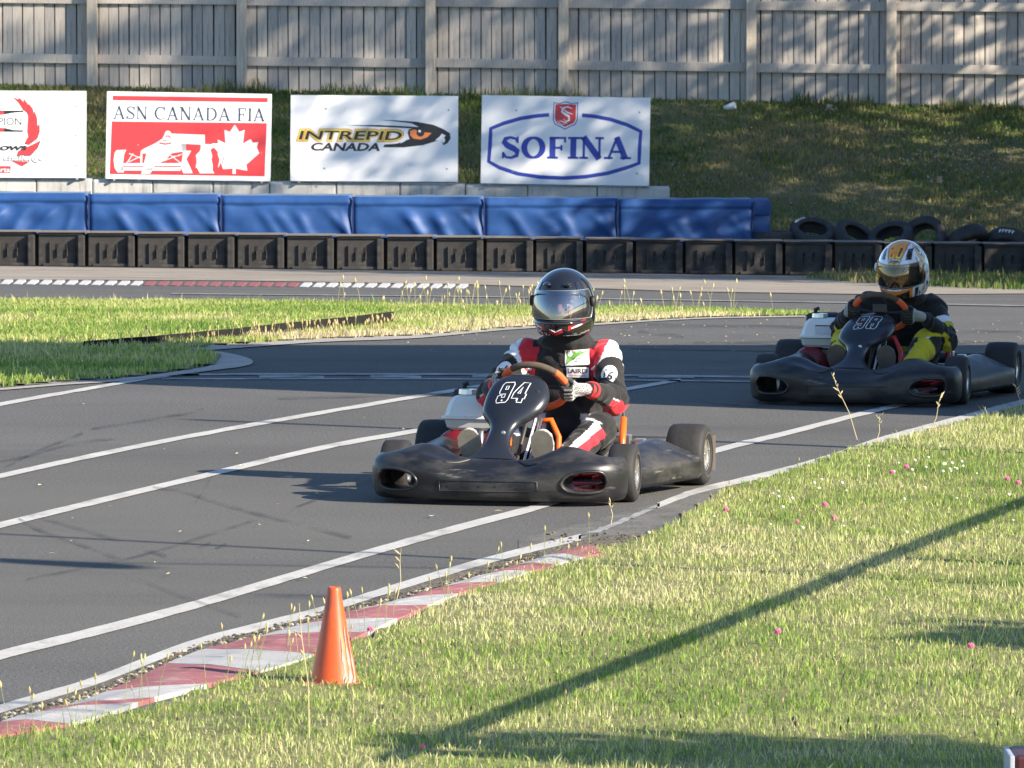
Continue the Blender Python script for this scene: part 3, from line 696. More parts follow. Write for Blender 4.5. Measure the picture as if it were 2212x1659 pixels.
def board(x0, x1, yt0, yt1, yb0, yb1, label, draw, px0, px1, py0, py1, tiltpx):
    """photo-view corners; draw(art, X, Y) with X, Y turning crop pixels into metres on the board"""
    bl = at(x0*K, yb0*K, SY); br = at(x1*K, yb1*K, SY); W_ = (br-bl).length; H_ = abs(at(0, yt0*K, SY).z-at(0, yb0*K, SY).z)*1.005
    roll = math.atan2(br.z-bl.z, br.x-bl.x)
    t = thing('advertising_board', label, 'sign', bl); t.rotation_euler = (math.radians(-4), -roll, 0)
    gg = G(); gg.box((W_/2, 0, H_/2), (W_, .022, H_), bev=.003); obj('panel', gg, M_sign, t)
    gg = G()
    for x in (.12, W_-.12): gg.box((x, .08, H_/2-.02), (.045, .12, H_-.02)); gg.box((x, .02, -.01), (.03, .1, .03))
    gg.box((W_-.012, .05, H_*.45), (.02, .09, H_*.86)); gg.box((W_/2, .05, .01), (W_, .06, .05)); obj('frame', gg, A_grey, t)
    art = Art(); X = lambda x: (x-px0)/(px1-px0)*W_; Y = lambda x, y: H_*(1-(y-py0-tiltpx*(x-px0)/(px1-px0))/(py1-py0))
    P = lambda pts: [(X(x), Y(x, y)) for x, y in pts]
    scr = draw(art, P, X, Y, W_, H_)
    warp(art, lambda x, y, h: (x, -.0125-h*.0015, y)); me = art.g.mesh('print')
    o = link('printed_artwork', me, AM, t)
    gg = G()
    for x, y in scr: p = P([(x, y)])[0]; gg.lathe([(0, -.016), (.012, -.015), (.013, -.011)], 8, 0, 'y', c=(p[0], 0, p[1]))
    obj('screw_heads', gg, A_screw, t); return t
def d_asn(a, P, X, Y, W_, H_):
    a.poly(P([(670, 578), (1607, 597), (1605, 623), (670, 606)]), RED)
    x0, x1 = X(672), X(1595); a.serif('ASN CANADA FIA', x0, Y(672, 718), x1, Y(672, 640), NAVY, T=.15, t=.075, sb=.24)
    a.poly(P([(667, 732), (1603, 748), (1595, 1066), (660, 1048)]), RED); a.layer = 1
    a.poly(P([(700, 905), (757, 903), (745, 930), (738, 990), (745, 1038), (708, 1038), (690, 1012), (682, 965), (688, 920)]), WHT)
    a.poly(P([(735, 983), (1088, 985), (1088, 1000), (730, 1000)]), WHT); a.poly(P([(725, 1006), (1090, 1008), (1086, 1030), (720, 1026)]), WHT)
    a.poly(P([(845, 912), (862, 898), (930, 866), (975, 838), (985, 815), (1030, 808), (1230, 815), (1232, 890), (1200, 905), (1120, 912), (1030, 925), (1000, 960), (930, 1000), (905, 1046), (850, 1048), (862, 1000), (880, 925), (855, 925), (855, 985), (843, 985)]), WHT)
    a.ell(X(1007), Y(1007, 812), .045, .05, WHT, 16)
    for l in ([(775, 925), (850, 955)], [(775, 975), (850, 940)], [(800, 925), (760, 985)], [(1010, 925), (1095, 990)], [(970, 975), (1095, 930)], [(1030, 945), (1080, 940)]): a.strip(P(l), .010, WHT)
    a.poly(P([(1085, 868), (1112, 868), (1140, 872), (1150, 910), (1120, 960), (1150, 1020), (1160, 1045), (1105, 1045), (1088, 1010), (1100, 930)]), WHT)
    a.poly(P([(1205, 870), (1300, 875), (1265, 905), (1282, 960), (1280, 1030), (1292, 1046), (1205, 1046), (1185, 1010), (1180, 940)]), WHT)
    a.strip(P([(1175, 925), (1190, 965), (1180, 1015)]), [.008, .022, .008], WHT); a.strip(P([(1310, 925), (1327, 965), (1315, 1010)]), [.008, .024, .008], WHT)
    a.poly(P([(1410, 757), (1437, 800), (1470, 787), (1460, 870), (1507, 843), (1520, 864), (1553, 862), (1545, 892), (1560, 928), (1483, 995), (1490, 1032), (1418, 1018), (1421, 1050), (1401, 1050), (1402, 1018), (1345, 1022), (1330, 990), (1320, 930), (1290, 895), (1265, 888), (1275, 868), (1312, 868), (1308, 845), (1356, 868), (1348, 787), (1380, 800)]), WHT)
    a.layer = 2
    a.poly(P([(1118, 870), (1206, 875), (1204, 912), (1180, 935), (1150, 1025), (1146, 960), (1165, 912), (1120, 908)]), RED)
    a.strip(P([(1295, 905), (1282, 960), (1292, 1035)]), [.01, .045, .01], RED); a.strip(P([(1335, 910), (1345, 960), (1325, 1035)]), [.004, .012, .004], RED)
    a.strip(P([(955, 862), (990, 870), (1028, 864)]), .022, RED); a.strip(P([(992, 826), (1010, 820), (1028, 835)]), .014, RED); a.strip(P([(975, 846), (1000, 850)]), .014, RED)
    a.strip(P([(735, 1003), (860, 1003)]), .006, RED); a.strip(P([(935, 1005), (1088, 1005)]), .006, RED)
    return [(740, 915), (828, 874), (1570, 925), (1180, 690), (838, 1085)]
def d_falcon(a, P, X, Y, W_, H_):
    def word(s, x0, y0, x1, y1, off, m, sh=.28):
        a.text(s, X(x0), Y(x0, y1), X(x1), Y(x1, y0), m, off=off, shear=sh)
    a.layer = 0; word('INTREPID', 110, 690, 700, 762, .075, ORG); a.layer = 1; word('INTREPID', 116, 694, 694, 758, .05, YEL)
    a.layer = 2; word('INTREPID', 126, 703, 686, 750, .015, BLK); a.layer = 0
    word('CANADA', 186, 766, 574, 811, .035, BRN); a.layer = 1; word('CANADA', 192, 770, 568, 807, .012, BLK); a.layer = 0
    a.poly(P([(555, 642), (640, 644), (760, 652), (850, 668), (900, 690), (936, 712), (940, 740), (925, 765), (903, 778), (895, 765), (890, 745), (850, 760), (790, 778), (690, 790), (580, 790), (585, 775), (650, 770), (720, 745), (710, 715), (715, 692), (735, 688), (620, 682), (370, 672), (560, 670), (700, 676), (770, 680), (730, 660), (640, 650)]), BLK)
    a.layer = 1; a.poly(P([(690, 700), (712, 720), (716, 742), (690, 760), (668, 770), (690, 735)]), WHT)
    a.poly(P([(722, 700), (745, 692), (775, 706), (838, 712), (815, 735), (780, 748), (740, 742), (722, 725)]), ORG)
    a.poly(P([(855, 752), (880, 732), (893, 715), (915, 725), (905, 735), (912, 752), (902, 768), (888, 750)]), WHT); a.layer = 2
    a.ell(X(778), Y(778, 712), .055, .05, BLK, 18); a.layer = 3; a.ell(X(774), Y(774, 702), .018, .018, WHT, 10)
    return [(270, 583), (928, 588), (264, 905), (921, 905), (262, 980), (925, 980)]
def d_sofina(a, P, X, Y, W_, H_):
    w_ = .052
    a.strip(P([(1462, 617), (1400, 622), (1310, 635), (1220, 660), (1150, 688), (1148, 770), (1142, 862), (1200, 895), (1300, 928), (1420, 946), (1545, 952), (1660, 946), (1780, 928), (1880, 900), (1948, 876), (1950, 790), (1955, 708), (1880, 672), (1790, 643), (1700, 626), (1638, 620)]), w_, BLU)
    a.poly(P([(1485, 550), (1515, 556), (1548, 546), (1582, 556), (1616, 552), (1616, 640), (1604, 670), (1570, 684), (1548, 697), (1525, 683), (1492, 668), (1482, 640)]), BLU); a.layer = 1
    a.poly(P([(1489, 555), (1515, 561), (1548, 551), (1582, 561), (1612, 557), (1611, 640), (1600, 666), (1568, 680), (1548, 691), (1527, 679), (1496, 664), (1487, 640)]), WHT); a.layer = 2
    a.poly(P([(1495, 562), (1548, 560), (1606, 564), (1605, 640), (1594, 661), (1548, 681), (1503, 659), (1493, 638)]), RED); a.layer = 3
    a.strip(P([(1585, 585), (1562, 575), (1535, 582), (1530, 600), (1548, 614), (1568, 626), (1570, 646), (1545, 658), (1520, 648)]), [.01, .02, .025, .03, .035, .03, .025, .02, .01], WHT)
    a.strip(P([(1520, 575), (1560, 605), (1588, 615)]), [.008, .02, .008], WHT); a.strip(P([(1508, 650), (1530, 670), (1560, 662), (1540, 640)]), .009, WHT)
    a.layer = 1; n0 = len(a.g.v)
    a.serif('SOFINA', X(1205), Y(1205, 846), X(1900), Y(1205, 730), BLU, T=.27, t=.10, sb=.40)
    k = ((Y(1900, 846)-Y(1205, 846)))/(X(1900)-X(1205))+(-.012)
    for i in range(n0, len(a.g.v)): x, y, h = a.g.v[i]; a.g.v[i] = (x, y+(x-X(1205))*(k), h)
    return [(1285, 592), (1946, 607), (1272, 914), (1938, 931), (1285, 990), (1940, 1003)]
def d_champ(a, P, X, Y, W_, H_):
    L = [([(145, 180), (235, 215), (300, 290), (335, 365), (270, 330), (215, 250)]), ([(212, 178), (270, 235), (320, 310), (330, 370), (262, 320), (235, 250)]), ([(272, 195), (330, 270), (345, 360), (370, 470), (330, 400), (290, 300)]),
         ([(338, 260), (385, 320), (400, 420), (372, 475), (335, 400), (338, 330)]), ([(408, 350), (440, 440), (440, 520), (385, 605), (370, 540), (392, 440)]), ([(335, 400), (372, 475), (390, 605), (345, 680), (325, 600)]),
         ([(465, 510), (468, 600), (440, 680), (345, 750), (290, 740), (320, 680), (385, 610), (435, 545)]), ([(475, 712), (440, 800), (360, 885), (200, 890), (215, 835), (310, 790), (400, 750)]), ([(130, 960), (345, 965), (250, 1020)])]
    for k, q in enumerate(L):
        a.layer = 2*(k % 2); cx = sum(p[0] for p in q)/len(q); cy = sum(p[1] for p in q)/len(q); a.poly(P([(cx+(x-cx)*1.08+4, cy+(y-cy)*1.08+3) for x, y in q]), BRN); a.layer += 1; a.poly(P(q), RED)
    a.layer = 0
    a.strip(P([(-470, 345), (268, 345), (268, 595), (-470, 595)]), .012, BLK)
    a.poly(P([(30, 343), (265, 343), (265, 358), (150, 365), (30, 388)]), BLK); a.poly(P([(30, 552), (150, 578), (265, 582), (265, 600), (30, 600)]), BLK)
    a.poly(P([(-300, 343), (30, 343), (30, 388), (-60, 395), (-300, 350)]), RED); a.poly(P([(-300, 595), (-60, 550), (30, 552), (30, 600), (-300, 600)]), RED)
    a.text('CHAMPION', X(-405), Y(0, 518), X(248), Y(0, 428), BLK, off=-.004)
    a.strip(P([(-30, 700), (20, 640), (60, 620), (40, 690), (70, 740), (100, 680), (120, 740), (145, 690), (160, 735), (185, 690), (205, 745), (230, 690), (255, 720), (280, 680)]), .013, GLD)
    a.layer = 4; a.text('FLOWS', X(-160), Y(0, 828), X(325), Y(0, 770), BLK, off=.05, shear=.3)
    a.text('challenge', X(15), Y(0, 975), X(552), Y(0, 885), BLK, off=.05, shear=.25); a.layer = 5; a.text('challenge', X(20), Y(0, 969), X(547), Y(0, 890), WHT, off=.025, shear=.25)
    a.layer = 0; a.poly(P([(-300, 1020), (118, 1020), (112, 1105), (-300, 1105)]), RED); a.layer = 1; a.text('arts', X(-60), Y(0, 1092), X(105), Y(0, 1045), WHT, off=.02)
    return [(930, 290), (928, 645), (925, 1015)]
# board 1: left part is beyond the photo edge
board(-178, 185.5, 196, 197, 383, 384.5, 'white board with a red laurel, cut off by the left photo edge', d_champ, -1047, 1055, 92, 1158, 8)
board(228, 584, 198, 207, 386, 392, 'white and red board with a racing car and a maple leaf', d_asn, 635, 1630, 552, 1075, 22)
board(627, 989, 206, 207, 391, 393, 'white board with a falcon head and a slanted yellow word', d_falcon, 82, 980, 510, 974, 1)
board(1038, 1402, 206, 214, 396, 402, 'white board with a blue frame round a word and a red shield', d_sofina, 1100, 2004, 510, 977, 20)
# small litter on the bank
def bits(name, label, cat, x, y, gg, m, rot=(0, 0, 0)):
    p = dp(x, y); t = thing(name, label, cat, p+Vector((0, 0, .05))); t.rotation_euler = rot; obj(name+'_shell', gg, m, t, smooth=True); return t
gg = G(); gg.lathe([(.0, 0), (.035, 0), (.055, .17), (.050, .17), (.032, .010), (0, .010)], 20)
bits('paper_cup', 'white paper cup lying on the shaded bank near the fence', 'cup', 1565, 241, gg, M_sign, (0, math.radians(75), -.4))
for x, y, lab in ((2016, 402, 'crumpled pale wrapper low on the bank above the tyres'), (1800, 250, 'small pale scrap of paper on the bank near the fence, right of the cup'), (2158, 1, '')):
    if not lab: continue
    gg = G(); rr = random.Random(x)
    for k in range(7): c = Vector((rr.uniform(-.1, .1), 0, rr.uniform(0, .08))); gg.add([c, c+Vector((rr.uniform(.03, .1), .03, rr.uniform(-.04, .05))), c+Vector((rr.uniform(0, .06), -.03, rr.uniform(.02, .08)))], [(0, 1, 2)])
    bits('litter', lab, 'litter', x, y, gg, mat('wrapper', (.5, .42, .34), .8))
# ================================================================== grass
def in_poly(px, py, P):
    n = len(P); r = np.zeros(px.shape, bool); j = n-1
    for i in range(n):
        xi, yi = P[i]; xj, yj = P[j]
        with np.errstate(divide='ignore', invalid='ignore'):
            c = ((yi > py) != (yj > py)) & (px < (xj-xi)*(py-yi)/(yj-yi+1e-12)+xi)
        r ^= c; j = i
    return r
def gv(x, y):
    zb = -1.89-.0115*np.clip(x, -12, 12); zf_ = .22-.0224*np.clip(x, -12, 12); t = np.clip((y-94.3)/7.3, 0, 1)
    return np.where(y < 42, 0, np.where(y < 92, zb*(y-42)/50, np.where(y < 94.3, zb, zb+(zf_-zb)*(t*.75+.25*t*t*(3-2*t)))))
def vnoise(x, y, sc, seed):
    r = np.random.default_rng(seed).random((64, 64)); X = x*sc+100.3; Y = y*sc+77.7; i = np.floor(X).astype(int); j = np.floor(Y).astype(int)
    fx = X-i; fy = Y-j; fx = fx*fx*(3-2*fx); fy = fy*fy*(3-2*fy); a = lambda p, q: r[p % 64, q % 64]
    return a(i, j)*(1-fx)*(1-fy)+a(i+1, j)*fx*(1-fy)+a(i, j+1)*(1-fx)*fy+a(i+1, j+1)*fx*fy
M_grass = mat('grass_blades', attr='Col', rough=.6, trans=.38, spec=.25)
def blades(name, label, poly, n, hgt, wid, pal, seed, lift=0., patch=.5, pscale=(.5, 2.5), dry=None, lean=.45, keep=None, kind='stuff'):
    rg = np.random.default_rng(seed); P = np.array(poly); lo, hi = P.min(0), P.max(0)
    area = 0.
    x = rg.uniform(lo[0], hi[0], n*6); y = rg.uniform(lo[1], hi[1], n*6); k = in_poly(x, y, poly); x, y = x[k][:n], y[k][:n]
    if keep is not None: q = keep(x, y, rg); x, y = x[q], y[q]
    n = len(x); z = gv(x, y)+lift
    f1 = vnoise(x, y, pscale[0], seed)*.55+vnoise(x, y, pscale[1], seed+1)*.45; f2 = vnoise(x, y, 7., seed+2)
    h = rg.uniform(hgt[0], hgt[1], n)*(.65+.6*f2)*(1+.9*(rg.random(n) > .985)); a = rg.uniform(0, 2*PI, n); wd = rg.uniform(wid[0], wid[1], n)
    ln = rg.uniform(0, lean, n)*h; la = rg.uniform(0, 2*PI, n); dx, dy = np.cos(la)*ln, np.sin(la)*ln
    # blades turned mostly broadside at random
    c, s = np.cos(a)*wd/2, np.sin(a)*wd/2; V = np.empty((n, 5, 3), np.float32)
    V[:, 0] = np.stack([x-c, y-s, z-.01], 1); V[:, 1] = np.stack([x+c, y+s, z-.01], 1)
    V[:, 2] = np.stack([x-c*.8+dx*.35, y-s*.8+dy*.35, z+h*.55], 1); V[:, 3] = np.stack([x+c*.8+dx*.35, y+s*.8+dy*.35, z+h*.55], 1)
    V[:, 4] = np.stack([x+dx, y+dy, z+h*(1-.25*(ln/h)**2)], 1)
    tri = np.array([[0, 1, 3], [0, 3, 2], [2, 3, 4]]); I = (tri[None]+(np.arange(n)*5)[:, None, None]).reshape(-1).astype(np.int32)
    me = bpy.data.meshes.new(name); me.vertices.add(5*n); me.vertices.foreach_set('co', V.ravel()); me.loops.add(len(I)); me.loops.foreach_set('vertex_index', I)
    me.polygons.add(3*n); me.polygons.foreach_set('loop_start', np.arange(0, 9*n, 3, dtype=np.int32)); me.update(calc_edges=True)
    pal = np.array(pal); m = np.clip(f1*1.5-.25+rg.normal(0, .33, n)*patch*1.6, 0, .999)*(len(pal)-1)
    if dry is not None: m = np.clip(m+dry(x, y)*(len(pal)-1), 0, len(pal)-1.001)
    i = np.floor(m).astype(int); t = (m-i)[:, None]; colr = pal[i]*(1-t)+pal[i+1]*t; colr = colr*rg.uniform(.78, 1.30, (n, 1))
    C4 = np.ones((n, 5, 4), np.float32); C4[:, :, :3] = colr[:, None, :]; at_ = me.color_attributes.new('Col', 'FLOAT_COLOR', 'POINT'); at_.data.foreach_set('color', C4.ravel())
    o = link(name, me, M_grass); return tag(o, label, 'grass', kind=kind)
W2 = lambda L: [tuple(dp(x, y)[:2]) for x, y in L]
near_edge = [(-400, 1705), (-150, 1648), (0, 1603), (150, 1580), (330, 1545), (450, 1497), (560, 1462), (640, 1436), (740, 1405), (800, 1388), (900, 1342), (1000, 1292), (1100, 1258), (1200, 1221), (1300, 1192), (1390, 1172), (1450, 1140), (1520, 1098), (1570, 1063), (1700, 1027), (1850, 972), (2000, 938), (2212, 884), (2400, 838)]
near_edge = [(x, y-(9 if x < 1300 else 3)) for x, y in near_edge]; NE = W2(near_edge); near_poly = NE+[(5.2, 37.5), (5.2, 16.5), (-3.5, 16.5)]
isl_top = [(-500, 655), (0, 653), (500, 655), (800, 660), (1000, 667), (1150, 669), (1300, 670), (1500, 672), (1650, 677), (1790, 682)]
isl_bot = [(1640, 684), (1500, 687), (1300, 698), (1100, 709), (900, 726), (700, 733), (550, 741), (450, 748), (400, 755), (450, 764), (470, 775), (468, 786), (420, 796), (350, 806), (240, 820), (100, 828), (0, 837), (-150, 846), (-500, 862)]
IP = W2(isl_top)+W2(isl_bot)
M_turf = mat('turf', (.17, .165, .06), .95, var=.35, scale=5, grit=.3, bump=.6, bscale=40)
M_turf_dry = M_turf
def inside(P): return lambda x, y: bool(in_poly(np.array([x]), np.array([y]), P)[0])
sheet('near_lawn', frange(-3.6, 5.2, .08), frange(16.5, 37.5, .12), .008, M_turf, inside(near_poly))
sheet('island_lawn', frange(-10, 5, .12), frange(38, 62, .15), .012, M_turf, inside(IP))
# distance to the near edge, for the dry fringe
NEa = np.array(NE)
def edged(x, y, P):
    d = np.full(x.shape, 9.)
    for a, b in zip(P[:-1], P[1:]):
        ab = b-a; t = np.clip(((x-a[0])*ab[0]+(y-a[1])*ab[1])/(ab@ab), 0, 1); d = np.minimum(d, np.hypot(x-a[0]-ab[0]*t, y-a[1]-ab[1]*t))
    return d
pal_near = [(.12, .225, .035), (.21, .32, .055), (.31, .395, .09), (.41, .45, .15), (.51, .50, .225), (.60, .555, .31)]
blades('near_grass', 'sunlit yellow green mown grass in the foreground', near_poly, 340000, (.016, .043), (.0026, .0052), pal_near, 11, patch=.50, pscale=(.7, 3.2), dry=lambda x, y: .12*np.exp(-edged(x, y, NEa)/.25)-.03, lean=.8)
ITa = np.array(W2(isl_bot))
pal_isl = [(.14, .24, .05), (.21, .31, .06), (.31, .39, .085), (.40, .44, .13), (.54, .49, .24), (.60, .51, .31)]
blades('island_grass', 'sunlit yellow green grass on the island between the two track legs', IP, 190000, (.025, .06), (.006, .013), pal_isl, 21, patch=.5, pscale=(.35, 1.4),
       dry=lambda x, y: .75*np.exp(-edged(x, y, ITa)/.6)*(x > -1.8)*(y > 43)+.12*(x > -1)-.22+.2*np.exp(-((y-50.5)/1.6)**2)*(x < -2), lean=.7)
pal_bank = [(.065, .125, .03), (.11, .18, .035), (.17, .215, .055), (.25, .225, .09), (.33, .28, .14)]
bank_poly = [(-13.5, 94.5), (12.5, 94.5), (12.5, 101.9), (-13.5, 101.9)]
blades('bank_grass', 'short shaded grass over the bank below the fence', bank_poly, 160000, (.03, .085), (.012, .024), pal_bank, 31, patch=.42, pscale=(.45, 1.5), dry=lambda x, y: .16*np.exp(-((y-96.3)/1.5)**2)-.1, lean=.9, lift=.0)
# weeds in front of the barrier and along the fence foot
wp = W2([(1740, 602), (1800, 598), (1960, 596), (2100, 600), (2400, 604), (2400, 634), (2100, 625), (1950, 618), (1840, 611)])
blades('verge_grass', 'ragged green grass growing at the foot of the black barrier', wp, 7000, (.03, .13), (.012, .025), [(.05, .10, .02), (.09, .15, .03), (.16, .17, .06), (.25, .2, .1)], 41, patch=.5, dry=lambda x, y: .5*(x < 4.6)-.1)
blades('fence_weeds', 'thin weeds along the foot of the board fence', [(-9.5, 101.3), (9.5, 101.3), (9.5, 101.95), (-9.5, 101.95)], 5000, (.06, .24), (.01, .02), [(.06, .12, .03), (.14, .17, .05), (.3, .26, .12)], 43, keep=lambda x, y, rg: vnoise(x, y*0, 1.3, 5) > .52)
# seed heads
def stalks(name, label, pts, h, r, head, seed, colr=(.34, .33, .15), hc=(.36, .27, .13), kind='stuff'):
    rr = random.Random(seed); gg = G()
    for p in pts:
        H = rr.uniform(*h); dx, dy = rr.uniform(-.25, .25)*H, rr.uniform(-.2, .2)*H; q = Vector(p)
        e = q+Vector((dx, dy, H)); gg.tube([q, q+Vector((dx*.3, dy*.3, H*.5)), e], [r, r*.9, r*.7], 0, 4)
        d = Vector((dx, dy, H)).normalized(); gg.tube([e-d*head*.5, e, e+d*head*.5, e+d*head], [r*1.2, head*.28, head*.24, r*.6], 1, 6)
    return tag(obj(name, gg, [mat(name+'_stem', colr, .8, trans=.2), mat(name+'_head', hc, .85, var=.3, scale=20)]), label, 'seed heads', kind=kind)
rr = random.Random(12)
def rnd_in(poly_disp, n): 
    P = W2(poly_disp); out = []
    lo = np.min(P, 0); hi = np.max(P, 0)
    while len(out) < n:
        x, y = rr.uniform(lo[0], hi[0]), rr.uniform(lo[1], hi[1])
        if in_poly(np.array([x]), np.array([y]), P)[0]: out.append((x, y, g(x, y)))
    return out
stalks('grass_seed_heads', 'thin seed heads standing over the near grass', rnd_in([(0, 1610), (650, 1440), (1400, 1180), (1600, 1070), (2212, 890), (2212, 1659), (0, 1659)], 240), (.05, .12), .0009, .012, 3)
stalks('dark_plantain_heads', 'dark plantain heads over the near grass', rnd_in([(300, 1600), (1500, 1300), (2212, 1150), (2212, 1659), (200, 1659)], 120), (.06, .12), .0009, .012, 4, (.12, .17, .05), (.07, .07, .035))
stalks('kerb_weeds', 'thin stalks growing through the painted kerb', rnd_in([(0, 1600), (350, 1500), (700, 1380), (960, 1300), (1300, 1190), (1300, 1200), (900, 1350), (450, 1500), (0, 1640)], 60), (.08, .17), .0012, .015, 5, (.28, .32, .12), (.42, .36, .16))
stalks('island_seed_heads', 'pale seed heads along the far edge of the grass island', rnd_in([(700, 660), (1150, 669), (1500, 672), (1760, 681), (1500, 686), (1250, 690), (1000, 690)], 95), (.08, .26), .0022, .026, 6, (.42, .38, .17), (.46, .40, .2))
stalks('island_edge_heads', 'pale seed heads along the black edging strip', rnd_in([(250, 752), (600, 735), (860, 712), (860, 722), (600, 743), (250, 757)], 90), (.05, .12), .0022, .02, 7, (.38, .34, .13), (.45, .35, .16))
# tall single stalks
def tall(x, y, h, lab, lean=(0, 0), n=7, col=(.50, .43, .24)):
    p = dp(x, y); t = thing('grass_stalk', lab, 'grass stalk', p); gg = G(); L = Vector((lean[0], lean[1], h))
    pts = [Vector((0, 0, -.01)), L*.4+Vector((.01, 0, 0)), L*.75+Vector((0, .005, 0)), L]; gg.tube(pts, [.0022, .0019, .0015, .0008], n=5); obj('stem', gg, mat('dry_stem', col, .8), t)
    gg = G(); rr = random.Random(int(x))
    for k in range(n):
        q = L*(.62+.38*k/n); e = q+Vector((rr.uniform(-.03, .02), rr.uniform(-.02, .02), .02)); gg.tube([q, q.lerp(e, .5), e], [.0012, .004, .0008], n=5)
    obj('seed_head', gg, mat('dry_seed', (.5, .40, .22), .85), t)['kind'] = 'stuff'
tall(1853, 950, .33, 'tall pale bent grass stalk before the shaded kart', (-.13, .0)); tall(2008, 935, .20, 'grass stalk with tufted top under the shaded kart, right of the bent one', (.06, 0), 5)
tall(1892, 955, .14, 'short grass stalk between the bent stalk and the tufted one', (.02, 0), 4); tall(2206, 893, .15, 'thin grass stalk at the right photo edge by the white line', (-.03, 0), 4)
tall(855, 1300, .20, 'stalk with clover like head by the near white line', (.02, 0), 3); tall(668, 1600, .42, 'brown plantain stalk in front of the cone', (-.03, 0), 3, (.4, .33, .18)); tall(1318, 1135, .11, 'short yellow weed on the dusty verge below the kart', (0, 0), 3)
# clover
def clover(x, y, s, m, lab, nme):
    p = dp(x, y+s*1500); t = thing(nme, lab, 'flower', p, 0, 'clover blossoms in the near grass'); gg = G(); h = .055
    gg.tube([(0, 0, 0), (0, 0, h)], .0014, n=5); obj('stem', gg, mat('clover_stem', (.12, .2, .04), .8), t); gg = G()
    for k in range(26):
        a = 2.4*k; zz = 1-2*(k+.5)/32; r = math.sqrt(max(0, 1-zz*zz)); d = Vector((r*math.cos(a), r*math.sin(a), zz)); c = Vector((0, 0, h)); gg.tube([c, c+d*s*.75, c+d*s], [s*.1, s*.22, s*.1], n=5)
    obj('blossom', gg, m, t, smooth=True)
M_pink = mat('clover_pink', (.68, .16, .30), .7, var=.2, scale=60); M_wclov = mat('clover_white', (.72, .68, .60), .7, var=.2, scale=60)
for x, y, lab in ((1680, 1380, 'pink clover alone just below the long diagonal shadow'), (2097, 1412, 'pink clover under the dark shade at the right'), (1782, 1099, 'upper one of two close pink clovers right of the kart'), (1802, 1129, 'lower one of two close pink clovers right of the kart'),
                  (1568, 1110, 'pink clover nearest the asphalt behind the kart'), (1958, 1016, 'pink clover highest in the lawn, among white ones'), (1927, 1028, 'pink clover just left of the highest pink one'), (2199, 1051, 'pink clover at the right photo edge'),
                  (2176, 1043, 'pink clover beside the one at the right photo edge'), (800, 1375, 'pale pink clover beside the orange cone'), (912, 1640, 'pale pink clover at the bottom photo edge'), (1722, 1142, 'faint pink clover left of the two close ones')):
    clover(x, y, .0125 if x not in (1722, 912) else .009, M_pink, lab, 'pink_clover')
rr = random.Random(9)
for k in range(46):
    if k < 30: x, y = rr.gauss(1900, 150), rr.gauss(1010, 30)
    else: x, y = rr.uniform(1350, 2200), rr.uniform(1060, 1200)
    if y < 915+(2212-x)*.285: y = 920+(2212-x)*.285+rr.uniform(5, 40)
    clover(x, y, rr.uniform(.005, .008), M_wclov, 'small white clover blossom in the near grass', 'white_clover')
# white flecks on the bank
gg = G()
for _ in range(260):
    x = rr.gauss(2080, 90); y = rr.gauss(335, 32); p = dp(x, y, .07); q = rr.uniform(.008, .016); gg.box(p, (q, q, q))
for _ in range(90):
    x = rr.uniform(1440, 2200); y = rr.uniform(230, 440); p = dp(x, y, .06); q = rr.uniform(.008, .016); gg.box(p, (q*1.6, q, q))
tag(obj('bank_clover', gg, mat('bank_fleck', (.35, .36, .33), .8)), 'tiny white clover flecks over the shaded bank', 'flowers', kind='stuff')
# ------------------------------------------------------------------ traffic cone
c = dp(722, 1478); s_ = F/math.hypot(c.y, 0)
cone = thing('traffic_cone', 'dirty orange rubber cone standing in the grass by the painted kerb', 'traffic cone', c); H = 208*K/s_*1.02; R0 = 52*K/s_; R1 = 14.5*K/s_
M_cone = mat('cone_orange', (.58, .085, .016), .42, var=.10, scale=14, wear=((.66, .30, .07), 6, .48, .72, (1.6, 1.6, .35)), dirt=((.15, .08, .06), 9, .56, .68, (2.2, 2.2, .3)), spec=.5)
gg = G(); prof = []
n = 40; rows = []
for (q, r) in ((0, 1.0), (.03, .985), (.06, .96), (.2, .86), (.4, .70), (.6, .54), (.8, .40), (.93, .31), (.97, .29), (.99, .27), (1.0, .23), (1.0, .16), (.96, .15)):
    row = []
    for j in range(n):
        a = 2*PI*j/n; rad = R0*r*(1+.012*noise.noise(Vector((math.cos(a)*2, math.sin(a)*2, q*4)))); ztop = .0
        zz = q*H
        if q < .03: zz += .012*max(0, noise.noise(Vector((math.cos(a)*3, math.sin(a)*3, 1))))
        row.append((rad*math.cos(a), rad*math.sin(a), zz))
    rows.append(row)
gg.grid(rows, 0, True); obj('cone_body', gg, M_cone, cone, smooth=True)
gg = G(); b_ = R0*1.12
pts = [(-b_*1.12, -b_*.85), (b_*.6, -b_), (b_*.95, -b_*.5), (b_*.8, b_*.9), (-b_, b_)]
gg.extr(pts, -.004, .010); obj('base_flange', gg, mat('cone_base', (.70, .12, .04), .6, dirt=((.2, .08, .1), 14, .45, .65, (1, 1, 1))), cone)
gg = G()
for k in range(3):
    a = -1.05+.30*k; rows = []
    for q in range(9):
        t = q/8; zz = H*(.02+.62*t)*(1 if k else .8); rad = R0*(1-.72*zz/H)+.0016; wv = .009*(1-t)*(1+.5*math.sin(q*2+k)); rows.append([(rad*math.cos(a+s*wv/rad+.04*math.sin(q*.8)), rad*math.sin(a+s*wv/rad+.04*math.sin(q*.8)), zz) for s in (-1, 0, 1)])
    gg.grid(rows)
obj('scuff_mark', gg, mat('scuff_grey', (.30, .25, .22), .7, var=.3, scale=30), cone)
